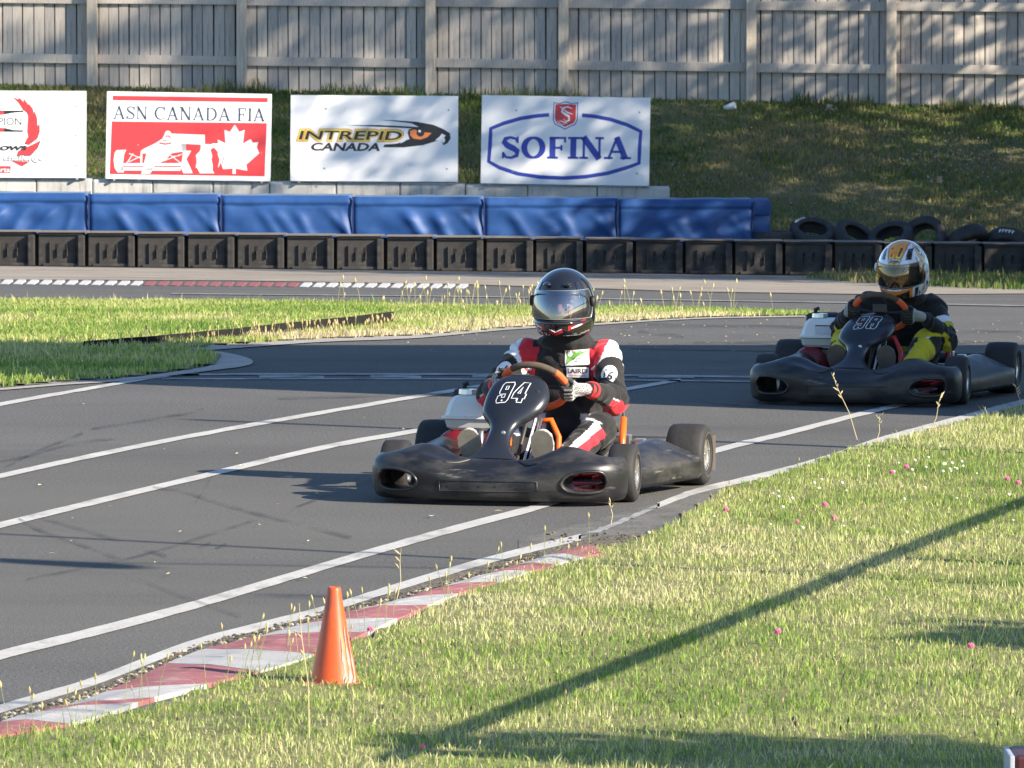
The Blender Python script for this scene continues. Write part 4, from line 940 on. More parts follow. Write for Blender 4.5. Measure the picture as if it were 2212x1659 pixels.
# maroon marker in the bottom corner
p = at(1026, 759, 19.6); t = thing('marker_block', 'corner of a maroon block with a white end at the bottom right photo corner', 'marker', (p.x, p.y, 0))
gg = G(); gg.box((.07, .0, p.z/2+.0), (.22, .25, p.z+.05), bev=.012); obj('block_body', gg, mat('maroon_paint', (.055, .008, .012), .5, var=.15), t)
gg = G(); gg.box((-.048, .0, p.z/2), (.014, .25, p.z+.045), bev=.003); obj('end_plate', gg, mat('pale_plate', (.35, .38, .45), .5), t)
# ================================================================== go-karts
M_plas = mat('kart_plastic', (.012, .012, .014), .34, spec=.5, bump=.04, bscale=6, wear=((.065, .060, .052), 2.8, .48, .72, (1, 1, 3)), dirt=((.26, .235, .19), 8, .61, .78, (.5, .5, 4)))
M_fair = mat('fairing_plastic', (.016, .018, .024), .28, spec=.55, var=.1, scale=5, wear=((.10, .10, .10), 2.2, .60, .85, (1, 1, 1)))
M_rub = mat('slick_rubber', (.022, .020, .019), .72, var=.2, scale=20, bump=.1, bscale=60)
M_rubside = mat('rubber_sidewall', (.05, .047, .043), .65)
M_alu = mat('wheel_alloy', (.72, .70, .66), .28, metal=.9); M_steel = mat('steel', (.5, .5, .5), .35, metal=.9); M_dark = mat('dark_metal', (.05, .045, .04), .55, metal=.3)
M_tank = mat('tank_plastic', (.74, .74, .70), .38, var=.05, scale=6); M_tank2 = mat('tank_lower', (.52, .51, .47), .5, var=.08, scale=8); M_engred = mat('engine_red', (.17, .008, .014), .4)
M_seat = mat('seat_shell', (.02, .02, .02), .4); M_orange = mat('orange_enamel', (.85, .13, .012), .35); M_redtube = mat('red_enamel', (.45, .02, .02), .35)
M_darkred = mat('chassis_red', (.16, .012, .012), .45)
M_grip = mat('grip_suede', (.085, .062, .042), .9, var=.2, scale=40); M_gripor = mat('grip_orange', (.72, .12, .03), .75, var=.12, scale=30)
M_white = mat('white_paint', (.78, .78, .78), .5); M_black = mat('matt_black', (.015, .015, .016), .6); M_floor = mat('floor_tray', (.10, .09, .08), .6, metal=.3)
NUM = {'9': None}
def sq_curve(a, n=3.0): c, s = math.cos(a), math.sin(a); return (math.copysign(abs(s)**(2/n), s), abs(c)**(2/n))
def bumper_mesh():
    gg = G(); rows = []; N_ = 64
    for i in range(N_+1):
        a = (-1+2*i/N_)*PI/2; a = math.copysign(abs(a/(PI/2))**1.0*(PI/2), a); sx, cy = sq_curve(a, 3.6)
        x = .565*sx; y = -.645-.25*cy-.04*(1-abs(sx))*cy
        ax = abs(x); e = ss((ax-.10)/.22)
        zt = .195+.062*math.exp(-((ax-.425)/.15)**2)-.012*ss((ax-.50)/.08)
        if x > 0: zt -= .004
        lip = .125+.045*e                                     # front edge height, low in the middle
        bul = .020*math.exp(-((ax-.38)/.17)**2)
        prof = [(.16, .045), (.06, .016), (.018, .020), (.002, .042), (0-bul*.3, .075), (0-bul, lip-.010), (.010-bul, lip+.012*e+.004), (.030+.015*(1-e), lip+.022+.030*e), (.075, zt-.016-.014*(1-e)), (.115, zt), (.150, zt+.002), (.175, zt-.012), (.178, zt-.04), (.172, .10)]
        row = []
        for o_, z in prof:
            k = 1-o_/.56; yy = -.53+(y+.53)*(1-o_/.37) if True else 0
            row.append((x*k, yy, z))
        rows.append(row)
    gg.grid(rows, 0, True, cap=True); return gg
def fairing_mesh(flat):
    # (y, z, halfwidth, bulge)
    st = [(-.775, .188, .128, .016), (-.752, .200, .112, .020), (-.725, .218, .090, .024), (-.69, .245, .066, .028), (-.655, .280, .054, .030), (-.615, .320, .054, .033), (-.585, .350, .070, .038), (-.562, .378, .104, .046), (-.538, .408, .134, .054), (-.508, .445, .147, .058), (-.475, .485, .147, .056), (-.444, .522, .135, .048), (-.420, .548, .112, .036), (-.396, .562, .082, .022), (-.375, .564, .055, .012)]
    st = [(y+(z-.188)*flat[1], .188+(z-.188)*flat[0], w_*.945, b_) for y, z, w_, b_ in st]
    P = catmull([(q[0], q[1], q[2]) for q in st], 4); B = catmull([(q[0], q[1], q[3]) for q in st], 4); gg = G(); rows = []
    for i, p in enumerate(P):
        a = P[max(0, i-1)]; b = P[min(len(P)-1, i+1)]; t = Vector((0, b.x-a.x, b.y-a.y)).normalized(); nrm = Vector((0, -t.z, t.y)) if t.z > 0 else Vector((0, -1, 0))
        row = []
        for j in range(21):
            s_ = (j-10)/10; w_ = p.z; bl = B[i].z
            x = w_*math.sin(s_*PI/2*.98); d = bl*(math.cos(s_*PI/2)**.8 if abs(s_) < 1 else 0)
            row.append(Vector((x, p.x, p.y))+nrm*(d-bl*.35))
        rows.append(row)
    gg.grid(rows); gg.v = [(v[0]-.022+.042*ss((v[2]-.26)/.2), v[1], v[2]) for v in gg.v]; return gg
def wheel(kart, x, y, R, wd, steer=0, rimr=.068):
    s = 1 if x > 0 else -1; gg = G(); h = wd/2; r0 = rimr
    gg.lathe([(r0, -h*.82), (r0+.012, -h), (R-.030, -h*1.04), (R-.012, -h*.97), (R-.003, -h*.85), (R, -h*.4), (R, h*.4), (R-.003, h*.85), (R-.012, h*.97), (R-.030, h*1.04), (r0+.012, h), (r0, h*.82), (r0, -h*.82)], 44, 0, 'x')
    t = obj('tyre', gg, M_rub, kart, loc=(x, y, R), rot=(0, 0, steer), auto=50)
    gg = G(); gg.lathe([(r0+.004, h*.93*s), (r0+.004, h*.86*s), (r0-.006, h*.80*s), (r0-.010, h*.45*s), (r0-.022, h*.38*s), (.030, h*.44*s), (.026, h*.62*s), (.012, h*.64*s), (.012, h*.9*s), (0, h*.9*s)], 30, 0, 'x')
    gg.lathe([(r0+.001, -h*.9*s), (r0-.006, -h*.8*s), (r0-.012, h*.3*s)], 30, 0, 'x')
    rim = obj('rim', gg, M_alu, t, auto=35)
    gg = G()
    for k in range(6):
        a = k*PI/3; gg.tube([(h*.38*s, .044*math.cos(a), .044*math.sin(a)), (h*.55*s, .044*math.cos(a), .044*math.sin(a))], .006, n=6)
    obj('wheel_nuts', gg, M_steel, t)
    gg = G(); gg.lathe([(R-.034, h*1.045*s), (R-.040, h*1.06*s), (R-.046, h*1.045*s)], 40, 0, 'x'); obj('sidewall_band', gg, M_rubside, t)
    return t
def pod_mesh(s):
    """outer side pod; stations along y"""
    gg = G(); rows = []; N_ = 16
    for i in range(N_+1):
        t = i/N_; y = -.365+.70*t
        xo = .530+.165*t; xi = .36; zi = .180+.045*ss(t*1.25)-.03*ss((t-.9)*8); zo = .122+.022*t; zb = .034+.004*t
        e = .03*(math.exp(-(t/.05)**2)+.6*math.exp(-((1-t)/.05)**2)); xr = .415+.085*t
        rows.append([(s*(xi), y, zb), (s*(xo-.015-e), y, zb), (s*(xo-e), y, zb+.012), (s*(xo+.003-e), y, zo-.012), (s*(xo-.004-e), y, zo), (s*(xo-.018-e), y, zo+.010-e*.3), (s*(xr+.02), y, zi-.006-e), (s*(xr), y, zi-e), (s*(xr-.04), y, zi-.004-e), (s*xi, y, zi-.05-e)])
    gg.grid(rows, 0, True, cap=True); return gg
def bolt(kart, p, d=(0, -1, 0), r=.006, m=None):
    gg = G(); d = Vector(d).normalized(); gg.tube([Vector(p), Vector(p)+d*.005], r, n=8); obj('bolt_head', gg, m or M_steel, kart)
def make_kart(loc, yaw, num, label, tube_mat, steer, wheel_turn):
    k = thing('go_kart', label, 'go-kart', loc, yaw, 'go-karts on the track')
    # bumper with two through openings
    gg = bumper_mesh(); tmp = bpy.data.objects.new('tmp', gg.mesh('tmp')); COL.objects.link(tmp)
    sb = tmp.modifiers.new('s', 'SUBSURF'); sb.levels = 1
    cut = G(); rings = []
    for s in (-1, 1):
        o2 = [(.40, .062), (.345, .072), (.322, .100), (.345, .135), (.395, .152), (.445, .156), (.490, .150), (.507, .120), (.500, .080), (.46, .063)]
        o2 = catmull([(a, b, 0) for a, b in o2+[o2[0]]], 4)[:-1]
        n = len(o2); vs = [(s*p.x, -1.05, p.y) for p in o2]+[(s*p.x, -.60, p.y) for p in o2]
        cut.add(vs, [(i, (i+1) % n, (i+1) % n+n, i+n) for i in range(n)]+[tuple(range(n)), tuple(range(n, 2*n))]); rings.append([(s*p.x, p.y) for p in o2])
    co_ = bpy.data.objects.new('tmpc', cut.mesh('tmpc')); COL.objects.link(co_)
    md = tmp.modifiers.new('b', 'BOOLEAN'); md.operation = 'DIFFERENCE'; md.object = co_; md.solver = 'EXACT'
    base_bvh = None; me0 = None
    md.show_viewport = False; me0 = bake(tmp); base_bvh = bvh_of(me0); md.show_viewport = True
    me = bake(tmp); bpy.data.objects.remove(tmp); bpy.data.objects.remove(co_); me.materials.clear()
    b = link('front_bumper', me, M_plas, k, smooth=True); me.set_sharp_from_angle(angle=math.radians(42))
    for rg_ in rings:
        pts = []
        for x, z in rg_:
            h = base_bvh.ray_cast(Vector((x, -1.3, z)), Vector((0, 1, 0)))[0]; pts.append(h if h else Vector((x, -.85, z)))
        gg = G(); gg.tube(pts, .0075, n=8, closed=True); obj('intake_rim', gg, M_plas, b, smooth=True)
    # recessed strip with screws on the bumper face, and raised centre panel edges
    def onb(x, z, lift=.0): h = base_bvh.ray_cast(Vector((x, -1.3, z)), Vector((0, 1, 0)))[0]; return (h if h else Vector((x, -.9, z)))-Vector((0, lift, 0))
    gg = G(); L_ = [onb(-.218+.436*i/14, .110, .001) for i in range(15)]; B_ = [onb(.218-.436*i/14, .066, .001) for i in range(15)]
    gg.tube(L_+B_, .0032, n=6, closed=True); obj('strip_frame', gg, M_plas, b, smooth=True)
    for i in range(6): p = onb(-.175+.07*i, .088); gg = G(); gg.tube([p+Vector((0, -.002, 0)), p+Vector((0, .004, 0))], .0045, n=8); obj('screw', gg, M_black, b)
    for s in (-1, 1):
        gg = G(); P0 = [Vector((s*(.105+.105*i/10), 0, 0)) for i in range(11)]; pts = []
        for i, p in enumerate(P0):
            q = i/10; h = base_bvh.ray_cast(Vector((p.x, -.80-.075*q, .5)), Vector((0, 0, -1)))[0]
            if h: pts.append(h+Vector((0, 0, .001)))
        gg.tube(pts, [.003+.006*math.sin(PI*i/(len(pts)-1)) for i in range(len(pts))], n=8); obj('crease', gg, M_plas, b, smooth=True)
    # fairing with number
    FL = (.90, .03) if num == '94' else (.70, .30); gg = fairing_mesh(FL); fo = obj('nose_fairing', gg, M_fair, k, smooth=True, solid=.006)
    fb = bvh_of(fo.data); tilt = math.radians(47); fa_ = math.radians(45 if num == '94' else 60); ny = Vector((0, -math.cos(fa_), math.sin(fa_))).normalized()
    uy = Vector((0, math.sin(fa_), math.cos(fa_))); O_ = Vector((.008, -.475+(.29*FL[1]), .173+(.475-.188)*FL[0]))
    a = Art(); hN = .118 if num == '94' else .125; wD = .054
    DG = {'9': [[(0, .88), (.12, 1), (.88, 1), (1, .88), (1, .12), (.88, 0), (.12, 0), (0, .12), (0, .34), (.36, .34), (.36, .24), (.60, .24), (.60, .40), (.12, .40), (0, .5)], [(.40, .62), (.60, .62), (.60, .80), (.40, .80)]],
          '4': [[(.42, 1), (.94, 1), (.94, .42), (1.06, .42), (1.06, .18), (.94, .18), (.94, 0), (.54, 0), (.54, .18), (0, .18), (0, .44)], [(.54, .76), (.54, .42), (.34, .42)]],
          '8': [[(.12, 0), (.88, 0), (1, .12), (1, .42), (.9, .5), (1, .58), (1, .88), (.88, 1), (.12, 1), (0, .88), (0, .58), (.1, .5), (0, .42), (0, .12)], [(.40, .2), (.60, .2), (.60, .38), (.40, .38)], [(.42, .66), (.60, .66), (.60, .80), (.42, .80)]]}
    for q_, dg in enumerate(num):
        for lp in DG[dg]:
            a.strip([((q_-1)*(wD+.014)+.007+x_*wD+(y_-.5)*hN*.20, (y_-.5)*hN) for x_, y_ in lp], .0044 if num == '94' else .0034, 0, closed=True)
        for yy in (.10,): a.ell((q_-1)*(wD+.014)+.007+.5*wD+(yy-.5)*hN*.2, (yy-.5)*hN, .004, .005, 0, 8)
    me = decal(a, fb, O_, (1, 0, 0), uy, -ny, eps=.0035); link('number_print', me, [M_white, M_black], fo)
    h = fb.ray_cast(Vector((0, -1.2, .30)), Vector((0, 1, 0)))[0]
    if h: gg = G(); gg.lathe([(0, -.006), (.008, -.005), (.011, 0)], 14, 0, 'y', c=(h.x, h.y-.003, h.z)); obj('stud', gg, M_steel, fo)
    h = fb.ray_cast(Vector((.115, -1.2, .47)), Vector((0, 1, 0)))[0]
    if h: gg = G(); gg.lathe([(0, -.005), (.009, -.004), (.010, 0)], 14, 0, 'y', c=(h.x, h.y-.003, h.z)); obj('stud', gg, M_dark, fo)
    # wheels
    wheel(k, .512, -.525, .127, .118, steer); wheel(k, -.512, -.525, .127, .118, steer); wheel(k, .580, .475, .138, .170); wheel(k, -.580, .475, .138, .170)
    # pods
    for s in (1, -1): obj('side_pod', pod_mesh(s), M_plas, k, sub=1, auto=45)
    gg = G(); gg.box((.0, 0, 0), (.022, .115, .013), bev=.004); 
    # chassis
    gg = G(); gg.box((0, -.22, .040), (.62, .95, .006)); obj('floor_tray', gg, M_floor, k)
    for s in (1, -1):
        gg = G(); gg.tube([(s*.26, -.80, .05), (s*.32, -.55, .05), (s*.36, -.2, .05), (s*.36, .2, .05), (s*.28, .62, .06)], .015, n=10); obj('frame_rail', gg, M_darkred, k, smooth=True)
        gg = G(); gg.tube([(s*.38, -.56, .10), (s*.45, -.525, .127)], .010, n=8); gg.tube([(s*.30, -.42, .11), (s*.44, -.50, .12)], .006, n=8); gg.box((s*.41, -.53, .125), (.022, .03, .05), bev=.004); obj('stub_axle', gg, M_redtube, k)
        gg = G(); x = .165*s; gg.tube([(x, -.62, .05), (x, -.61, .12), (x*.9, -.60, .165)], .008, n=8); gg.box((x, -.60, .16), (.075, .02, .03), bev=.004); obj('pedal', gg, M_darkred, k)
    gg = G(); gg.tube([(-.36, -.42, .06), (0, -.44, .06), (.36, -.42, .06)], .014, n=8); gg.tube([(-.34, .1, .06), (.34, .1, .06)], .014, n=8); obj('cross_tube', gg, M_darkred, k)
    gg = G(); gg.tube([(-.48, .475, .137), (.48, .475, .137)], .016, n=12); obj('rear_axle', gg, M_steel, k)
    gg = G(); gg.lathe([(.03, -.004), (.085, -.004), (.09, 0), (.085, .004), (.03, .004)], 28, 0, 'x', c=(.20, .475, .137)); obj('brake_disc', gg, M_dark, k)
    gg = G(); gg.tube([(.225, .50, .20), (.225, .47, .245), (.225, .52, .262), (.225, .58, .235)], .013, n=8); gg.box((.20, .48, .20), (.05, .05, .06), bev=.006); obj('brake_caliper', gg, mat('olive_metal', (.10, .10, .05), .5, metal=.4), k)
    gg = G(); gg.box((.30, .46, .185), (.030, .05, .075), bev=.004); gg.box((.355, .47, .16), (.05, .05, .09), bev=.006); obj('axle_bearing', gg, M_steel, k)
    gg = G(); gg.tube([(-.60, .72, .17), (.60, .72, .17)], .028, n=12); gg.tube([(-.60, .72, .10), (.60, .72, .10)], .022, n=12); obj('rear_bumper', gg, M_black, k, smooth=True)
    for s in (1, -1):
        gg = G(); gg.box((s*.640, .70, .13), (.010, .07, .16)); obj('rear_plate', gg, mat('brown_flap', (.09, .07, .055), .7), k)
        gg = G(); gg.tube([(s*.3, .62, .06), (s*.3, .76, .12)], .014, n=8); obj('bumper_bracket', gg, M_dark, k)
    # steering
    C_ = Vector((.05, -.27, .482 if num == '94' else .468)); nrm = Vector((0, .70, .71)).normalized(); e1 = Vector((1, 0, 0)); e2 = Vector((0, -.71, .70)).normalized()
    rot = Matrix.Rotation(wheel_turn, 3, nrm); e1 = rot @ e1; e2 = rot @ e2; Rw = .142
    def wp_(a_, r=Rw): return C_+e1*math.cos(a_)*r+e2*math.sin(a_)*r
    full = [wp_(2*PI*i/72) for i in range(72)]
    sw = obj('steering_wheel', G().tube(full, .0150, n=14, closed=True), M_grip, k, smooth=True)
    for (a0, a1) in ((18, 48), (132, 162), (-75, -20), (-160, -105)):
        gg = G(); gg.tube([wp_(math.radians(a0+(a1-a0)*i/10)) for i in range(11)], .0162, n=14); obj('orange_grip', gg, M_gripor, sw, smooth=True)
    gg = G()
    for a_ in (math.radians(5), math.radians(175), math.radians(-90)): gg.tube([C_+nrm*-.01, wp_(a_, Rw*.95)], .008, n=8)
    gg.tube([C_-nrm*.022, C_+nrm*.008], .036, n=16); obj('spoke', gg, M_black, sw, smooth=False)
    gg = G(); gg.box((0, 0, 0), (.075, .012, .045), bev=.006, M=Matrix.Translation(C_+e2*.055-nrm*.02)); obj('wheel_pad', gg, M_dark, sw)
    gg = G(); gg.tube([C_-nrm*.015, Vector((.035, -.60, .12))], .009, n=10); obj('steering_column', gg, M_dark, k, smooth=True)
    for s, q in ((1, .10), (1, .075)):
        gg = G(); gg.tube([(q-.0, -.36, .345), (q-.015, -.50, .18), (q-.025, -.62, .06)], .006 if q < .09 else .008, n=8); obj('tie_strut', gg, M_white if q < .09 else M_steel, k, smooth=True)
    gg = G(); gg.tube([(.085, -.30, .33), (.125, -.28, .335), (.165, -.30, .26), (.175, -.36, .12), (.175, -.40, .06)], .013, n=10); obj('column_hoop', gg, tube_mat, k, smooth=True)
    gg = G(); gg.tube([(-.01, -.50, .30), (.0, -.55, .18), (.0, -.60, .06)], .012, n=8); obj('column_stay', gg, tube_mat, k, smooth=True)
    gg = G(); gg.box((.0, -.52, .10), (.16, .16, .09), bev=.03); obj('fuel_floor_tank', gg, M_darkred, k)
    # seat
    gg = G(); rows = []
    for (y, z, w_, d_) in ((-.02, .10, .17, .03), (.10, .065, .18, .09), (.25, .06, .185, .13), (.38, .10, .185, .16), (.47, .20, .18, .13), (.52, .32, .175, .09), (.56, .43, .15, .03)):
        up = Vector((0, -.5, .85)) if z < .15 else Vector((0, -1, .2)); up.normalize()
        rows.append([Vector((w_*math.sin(s_*PI/2*1.02), y, z))+up*d_*(1-math.cos(s_*PI/2)) for s_ in [q/8 for q in range(-8, 9)]])
    gg.grid(rows); gg.v = [(v[0]+.06, v[1], v[2]) for v in gg.v]; obj('seat', gg, M_seat, k, smooth=True, solid=.008)
    for s in (1, -1):
        gg = G(); gg.tube([(.06+s*.235, .40, .30), (.06+s*.245, .33, .20), (.06+s*.25, .30, .07)], .0155, n=10); obj('seat_stay', gg, tube_mat, k, smooth=True)
        gg = G(); gg.tube([(.06+s*.225, .42, .40), (.06+s*.235, .40, .30)], .006, n=8); obj('stay_strut', gg, M_dark, k)
    # engine on the driver's right
    E = Vector((-.385, .27, -.03)); sub_ = lambda nm, gg_, m_, par, **kw: obj(nm, gg_, m_, par, **kw)
    gg = G(); gg.box(E+Vector((.02, 0, .17)), (.20, .19, .20), bev=.02); gg.box(E+Vector((.0, .02, .07)), (.24, .22, .03), bev=.004); eng = sub_('engine', gg, M_dark, k, auto=40)
    gg = G(); gg.lathe([(.0, -.13), (.055, -.13), (.075, -.122), (.100, -.105), (.112, -.07), (.112, -.02), (.10, 0)], 32, 0, 'y', c=tuple(E+Vector((-.035, 0, .175)))); sub_('fan_cover', gg, M_engred, eng, auto=40)
    gg = G()
    for q in range(7): gg.box(E+Vector((-.105+.012*q, -.126-.001*q, .175)), (.005, .008, .12-.02*abs(q-3)/3))
    sub_('cover_slots', gg, M_black, eng)
    gg = G(); gg.lathe([(0, -.015), (.020, -.014), (.024, 0)], 16, 0, 'y', c=tuple(E+Vector((.005, -.125, .19)))); sub_('recoil_hub', gg, M_engred, eng, smooth=True)
    gg = G(); gg.tube([E+Vector((.075, -.10, .15)), E+Vector((.08, -.11, .28))], .012, n=10); gg.tube([E+Vector((.055, -.10, .09)), E+Vector((.055, -.10, .14))], .008, n=8); sub_('steel_pipe', gg, M_steel, eng, smooth=True)
    def rr_(x0, x1, y0, y1, z): r = .022; return [(x0+r, y0, z), (x1-r, y0, z), (x1, y0+r, z), (x1, y1-r, z), (x1-r, y1, z), (x0+r, y1, z), (x0, y1-r, z), (x0, y0+r, z)]
    T_ = E+Vector((.035, -.02, .28)); gg = G(); rows = []
    for z, gx in ((.0, -.022), (.012, -.006), (.046, .002), (.052, .014), (.060, .014), (.066, .0), (.10, -.008), (.135, -.022), (.150, -.036), (.156, -.06)):
        rows.append([Vector(p)+T_ for p in rr_(-.128-gx, .128+gx, -.085-gx*.7, .085+gx*.7, z)])
    gl = G(); gl.grid(rows[:4], 0, True, cap=True); sub_('tank_base', gl, M_tank2, eng, auto=30)
    gt = G(); gt.grid(rows[3:], 0, True, cap=True); tk = sub_('fuel_tank', gt, M_tank, eng, auto=35)
    gg = G(); gg.tube([T_+Vector((-.035, -.005, .150)), T_+Vector((-.035, -.005, .158)), T_+Vector((-.035, -.005, .159)), T_+Vector((-.035, -.005, .180))], [.034, .034, .044, .042], n=10); sub_('fuel_cap', gg, M_alu, eng, auto=30)
    if num == '98':
        gg = G(); gg.box(T_+Vector((.0, -.0915, .095)), (.09, .002, .045)); gg.box(T_+Vector((.0, -.0925, .118)), (.088, .002, .006), 1); sub_('warning_label', gg, [mat('label_paper', (.62, .63, .66), .6), M_engred], eng)
    gg = G(); gg.box(E+Vector((.0, .10, .40)), (.20, .10, .12), bev=.035); gg.tube([E+Vector((-.05, .10, .44)), E+Vector((-.05, .10, .475)), E+Vector((-.03, .10, .48))], .012, n=8); gg.ell(E+Vector((.10, .11, .41)), (.05, .05, .055)); sub_('air_filter', gg, M_black, eng, auto=40)
    gg = G(); gg.tube([E+Vector((.05, .12, .2)), E+Vector((-.03, .28, .22)), E+Vector((.05, .36, .22))], .028, n=12); sub_('exhaust', gg, M_dark, eng, smooth=True)
    gg = G(); gg.lathe([(.02, -.01), (.06, -.012), (.07, 0), (.06, .012), (.02, .01)], 24, 0, 'x', c=tuple(E+Vector((.15, .05, .14)))); sub_('clutch', gg, M_steel, eng)
    gg = G(); gg.box((-.24, .41, .15), (.02, .34, .11), bev=.01); sub_('chain_guard', gg, M_dark, k)
    return k
p = dp(1364, 1084); YAW1 = math.radians(-14)
def place(u, v, yaw, lx, ly): q = dp(u, v); R_ = Matrix.Rotation(yaw, 3, 'Z'); return q-R_ @ Vector((lx, ly, 0))
L94 = place(1364, 1084, YAW1, .545, -.525)
kart94 = make_kart(L94, YAW1, '94', 'black go-kart numbered 94 in full sun, nearest the camera', M_orange, math.radians(4), math.radians(6))
YAW2 = math.radians(-14)
L98 = place(2082, 873, YAW2, .548, -.525)
kart98 = make_kart(L98, YAW2, '98', 'black go-kart numbered 98 standing in the band of shade', M_redtube, math.radians(3), math.radians(4))
# ================================================================== drivers
M_suit = mat('race_suit', attr='Col', rough=.82, sheen=.15, bump=.16, bscale=70, spec=.25)
M_glove = mat('glove_cloth', attr='Col', rough=.8, bump=.2, bscale=120)
SKIN = (.62, .30, .22); BK = (.018, .017, .017); WH = (.78, .78, .80); RD = (.62, .03, .045); YL = (.60, .50, .025)
def seg_near(p, a, b):
    ab = b-a; t = clamp((p-a).dot(ab)/ab.length_squared); return (p-(a+ab*t)).length, t
def loft(gg, st, n=20):
    """st: (centre, axis_x, axis_y, rx, ry)"""
    rows = []
    for c, ax, ay, rx, ry in st: rows.append([Vector(c)+Vector(ax)*math.cos(2*PI*j/n)*rx+Vector(ay)*math.sin(2*PI*j/n)*ry for j in range(n)])
    gg.grid(rows, 0, True, cap=True)
def helmet_pt(az, z, s=1.0, rx=.134, ryf=.158, ryb=.150, rt=.152, rb=.168):
    """az 0 = front (-y)"""
    q = z/(rt if z > 0 else rb); e = 2.0 if z > 0 else 3.2
    r = max(0, 1-abs(q)**e)**(1/e); fr = math.cos(az); ry = ryf if fr > 0 else ryb
    x = rx*r*math.sin(az); y = -ry*r*fr
    if z < 0 and fr > 0: y -= .022*ss(-z/.09)*fr**2*(1-.35*ss((-z-.11)/.05)); x *= 1-.05*ss(-z/.1)*fr
    if z < -.06 and fr < 0: y *= 1-.16*ss((-z-.06)/.09)
    return Vector((x*s, y*s, z*s))
def make_helmet(par, M_, colfn, shellmat, visormat, s=1.0, z_port=(-.052, .058), vz=(-.048, .070), tag_=None):
    e = bpy.data.objects.new('helmet', None)
    gg = G(); NZ, NA = 84, 150; zs = [-.128+(.152+.128)*i/NZ for i in range(NZ)]; top = []
    zs = [-.128+.28*math.sin(PI/2*i/NZ) for i in range(NZ+1)]; zs[-1] = .15199
    V = []; Fc = []; idx = {}
    for i, z in enumerate(zs):
        for j in range(NA): V.append(helmet_pt(2*PI*j/NA, z, s))
    for i in range(NZ):
        zc = (zs[i]+zs[i+1])/2
        for j in range(NA):
            az = (2*PI*(j+.5)/NA+PI) % (2*PI)-PI; w_ = 1.18; ok = True
            if z_port[0] < zc < z_port[1]:
                k = abs((zc-(z_port[0]+z_port[1])/2)/((z_port[1]-z_port[0])/2)); lim = w_*(1-.12*k**4)
                if abs(az) < lim: ok = False
            if ok: Fc.append((i*NA+j, i*NA+(j+1) % NA, (i+1)*NA+(j+1) % NA, (i+1)*NA+j))
    gg.add(V, Fc); gg.f.append(tuple(NZ*NA+j for j in range(NA))); gg.m.append(0)
    me = gg.mesh('helmet')
    if colfn:
        paint(me, colfn)
    sh = link('helmet', me, shellmat, par, smooth=True); sh.matrix_local = M_
    md = sh.modifiers.new('s', 'SOLIDIFY'); md.thickness = .012*s; md.offset = -1; md.use_rim = True
    # lining
    gg = G(); rows = [[helmet_pt(2*PI*j/60, z*.9, s*.90) for j in range(60)] for z in [-.13+.27*i/14 for i in range(15)]]
    fs = G(); n = 60; vs = [p for r in rows for p in r]; f_ = []
    for i in range(14):
        for j in range(60):
            az = (2*PI*(j+.5)/60+PI) % (2*PI)-PI
            if not (abs(az) < 1.05 and -.075 < (rows[i][0].z+rows[i+1][0].z)/2/s < .06): f_.append((i*n+j, i*n+(j+1) % n, (i+1)*n+(j+1) % n, (i+1)*n+j))
    fs.add(vs, f_); obj('lining', fs, mat('helmet_lining', (.012, .012, .012), .95), sh, smooth=True)
    # rubber trim round the port
    pts = []
    for q in range(80):
        a_ = 2*PI*q/80; cx, cz = math.cos(a_), math.sin(a_); az = 1.18*math.copysign(abs(cx)**.45, cx); z = (z_port[0]+z_port[1])/2+(z_port[1]-z_port[0])/2*math.copysign(abs(cz)**.6, cz); pts.append(helmet_pt(az, z, s*1.004))
    gg = G(); gg.tube(pts, .0045*s, n=6, closed=True); obj('port_trim', gg, M_black, sh, smooth=True)
    # visor
    gg = G(); rows = []
    for i in range(13):
        z = vz[0]+(vz[1]-vz[0])*i/12; row = []
        for j in range(41):
            az = (-1+2*j/40)*(1.36-.10*abs(2*i/12-1)**3); a_ = i/12; R_ = helmet_pt(az, z, s); bx = lambda q, zz: helmet_pt(az, zz, s*1.035); p0 = helmet_pt(az, vz[0], s*1.035); p1 = helmet_pt(az, vz[1], s*1.035); p_ = p0.lerp(p1, a_); bow = 1+.035*math.sin(PI*a_); row.append(Vector((p_.x*bow, p_.y*bow, p_.z)))
        rows.append(row)
    gg.grid(rows); v = obj('visor', gg, visormat, sh, smooth=True)
    gg = G()
    for i in (0, 12): gg.tube(rows[i], .0013*s, n=5)
    gg.tube([r[0] for r in rows], .0013*s, n=5); gg.tube([r[-1] for r in rows], .0013*s, n=5); obj('visor_edge', gg, mat('visor_rim', (.25, .25, .25), .3), sh)
    for sd in (-1, 1):
        p_ = helmet_pt(sd*1.42, .012, s*1.045); gg = G(); gg.tube([p_-Vector((sd*.008, 0, 0)), p_+Vector((sd*.006, 0, 0))], [.026*s, .022*s], n=20); obj('visor_pivot', gg, M_black if colfn is None else M_white, sh, smooth=True)
    return sh
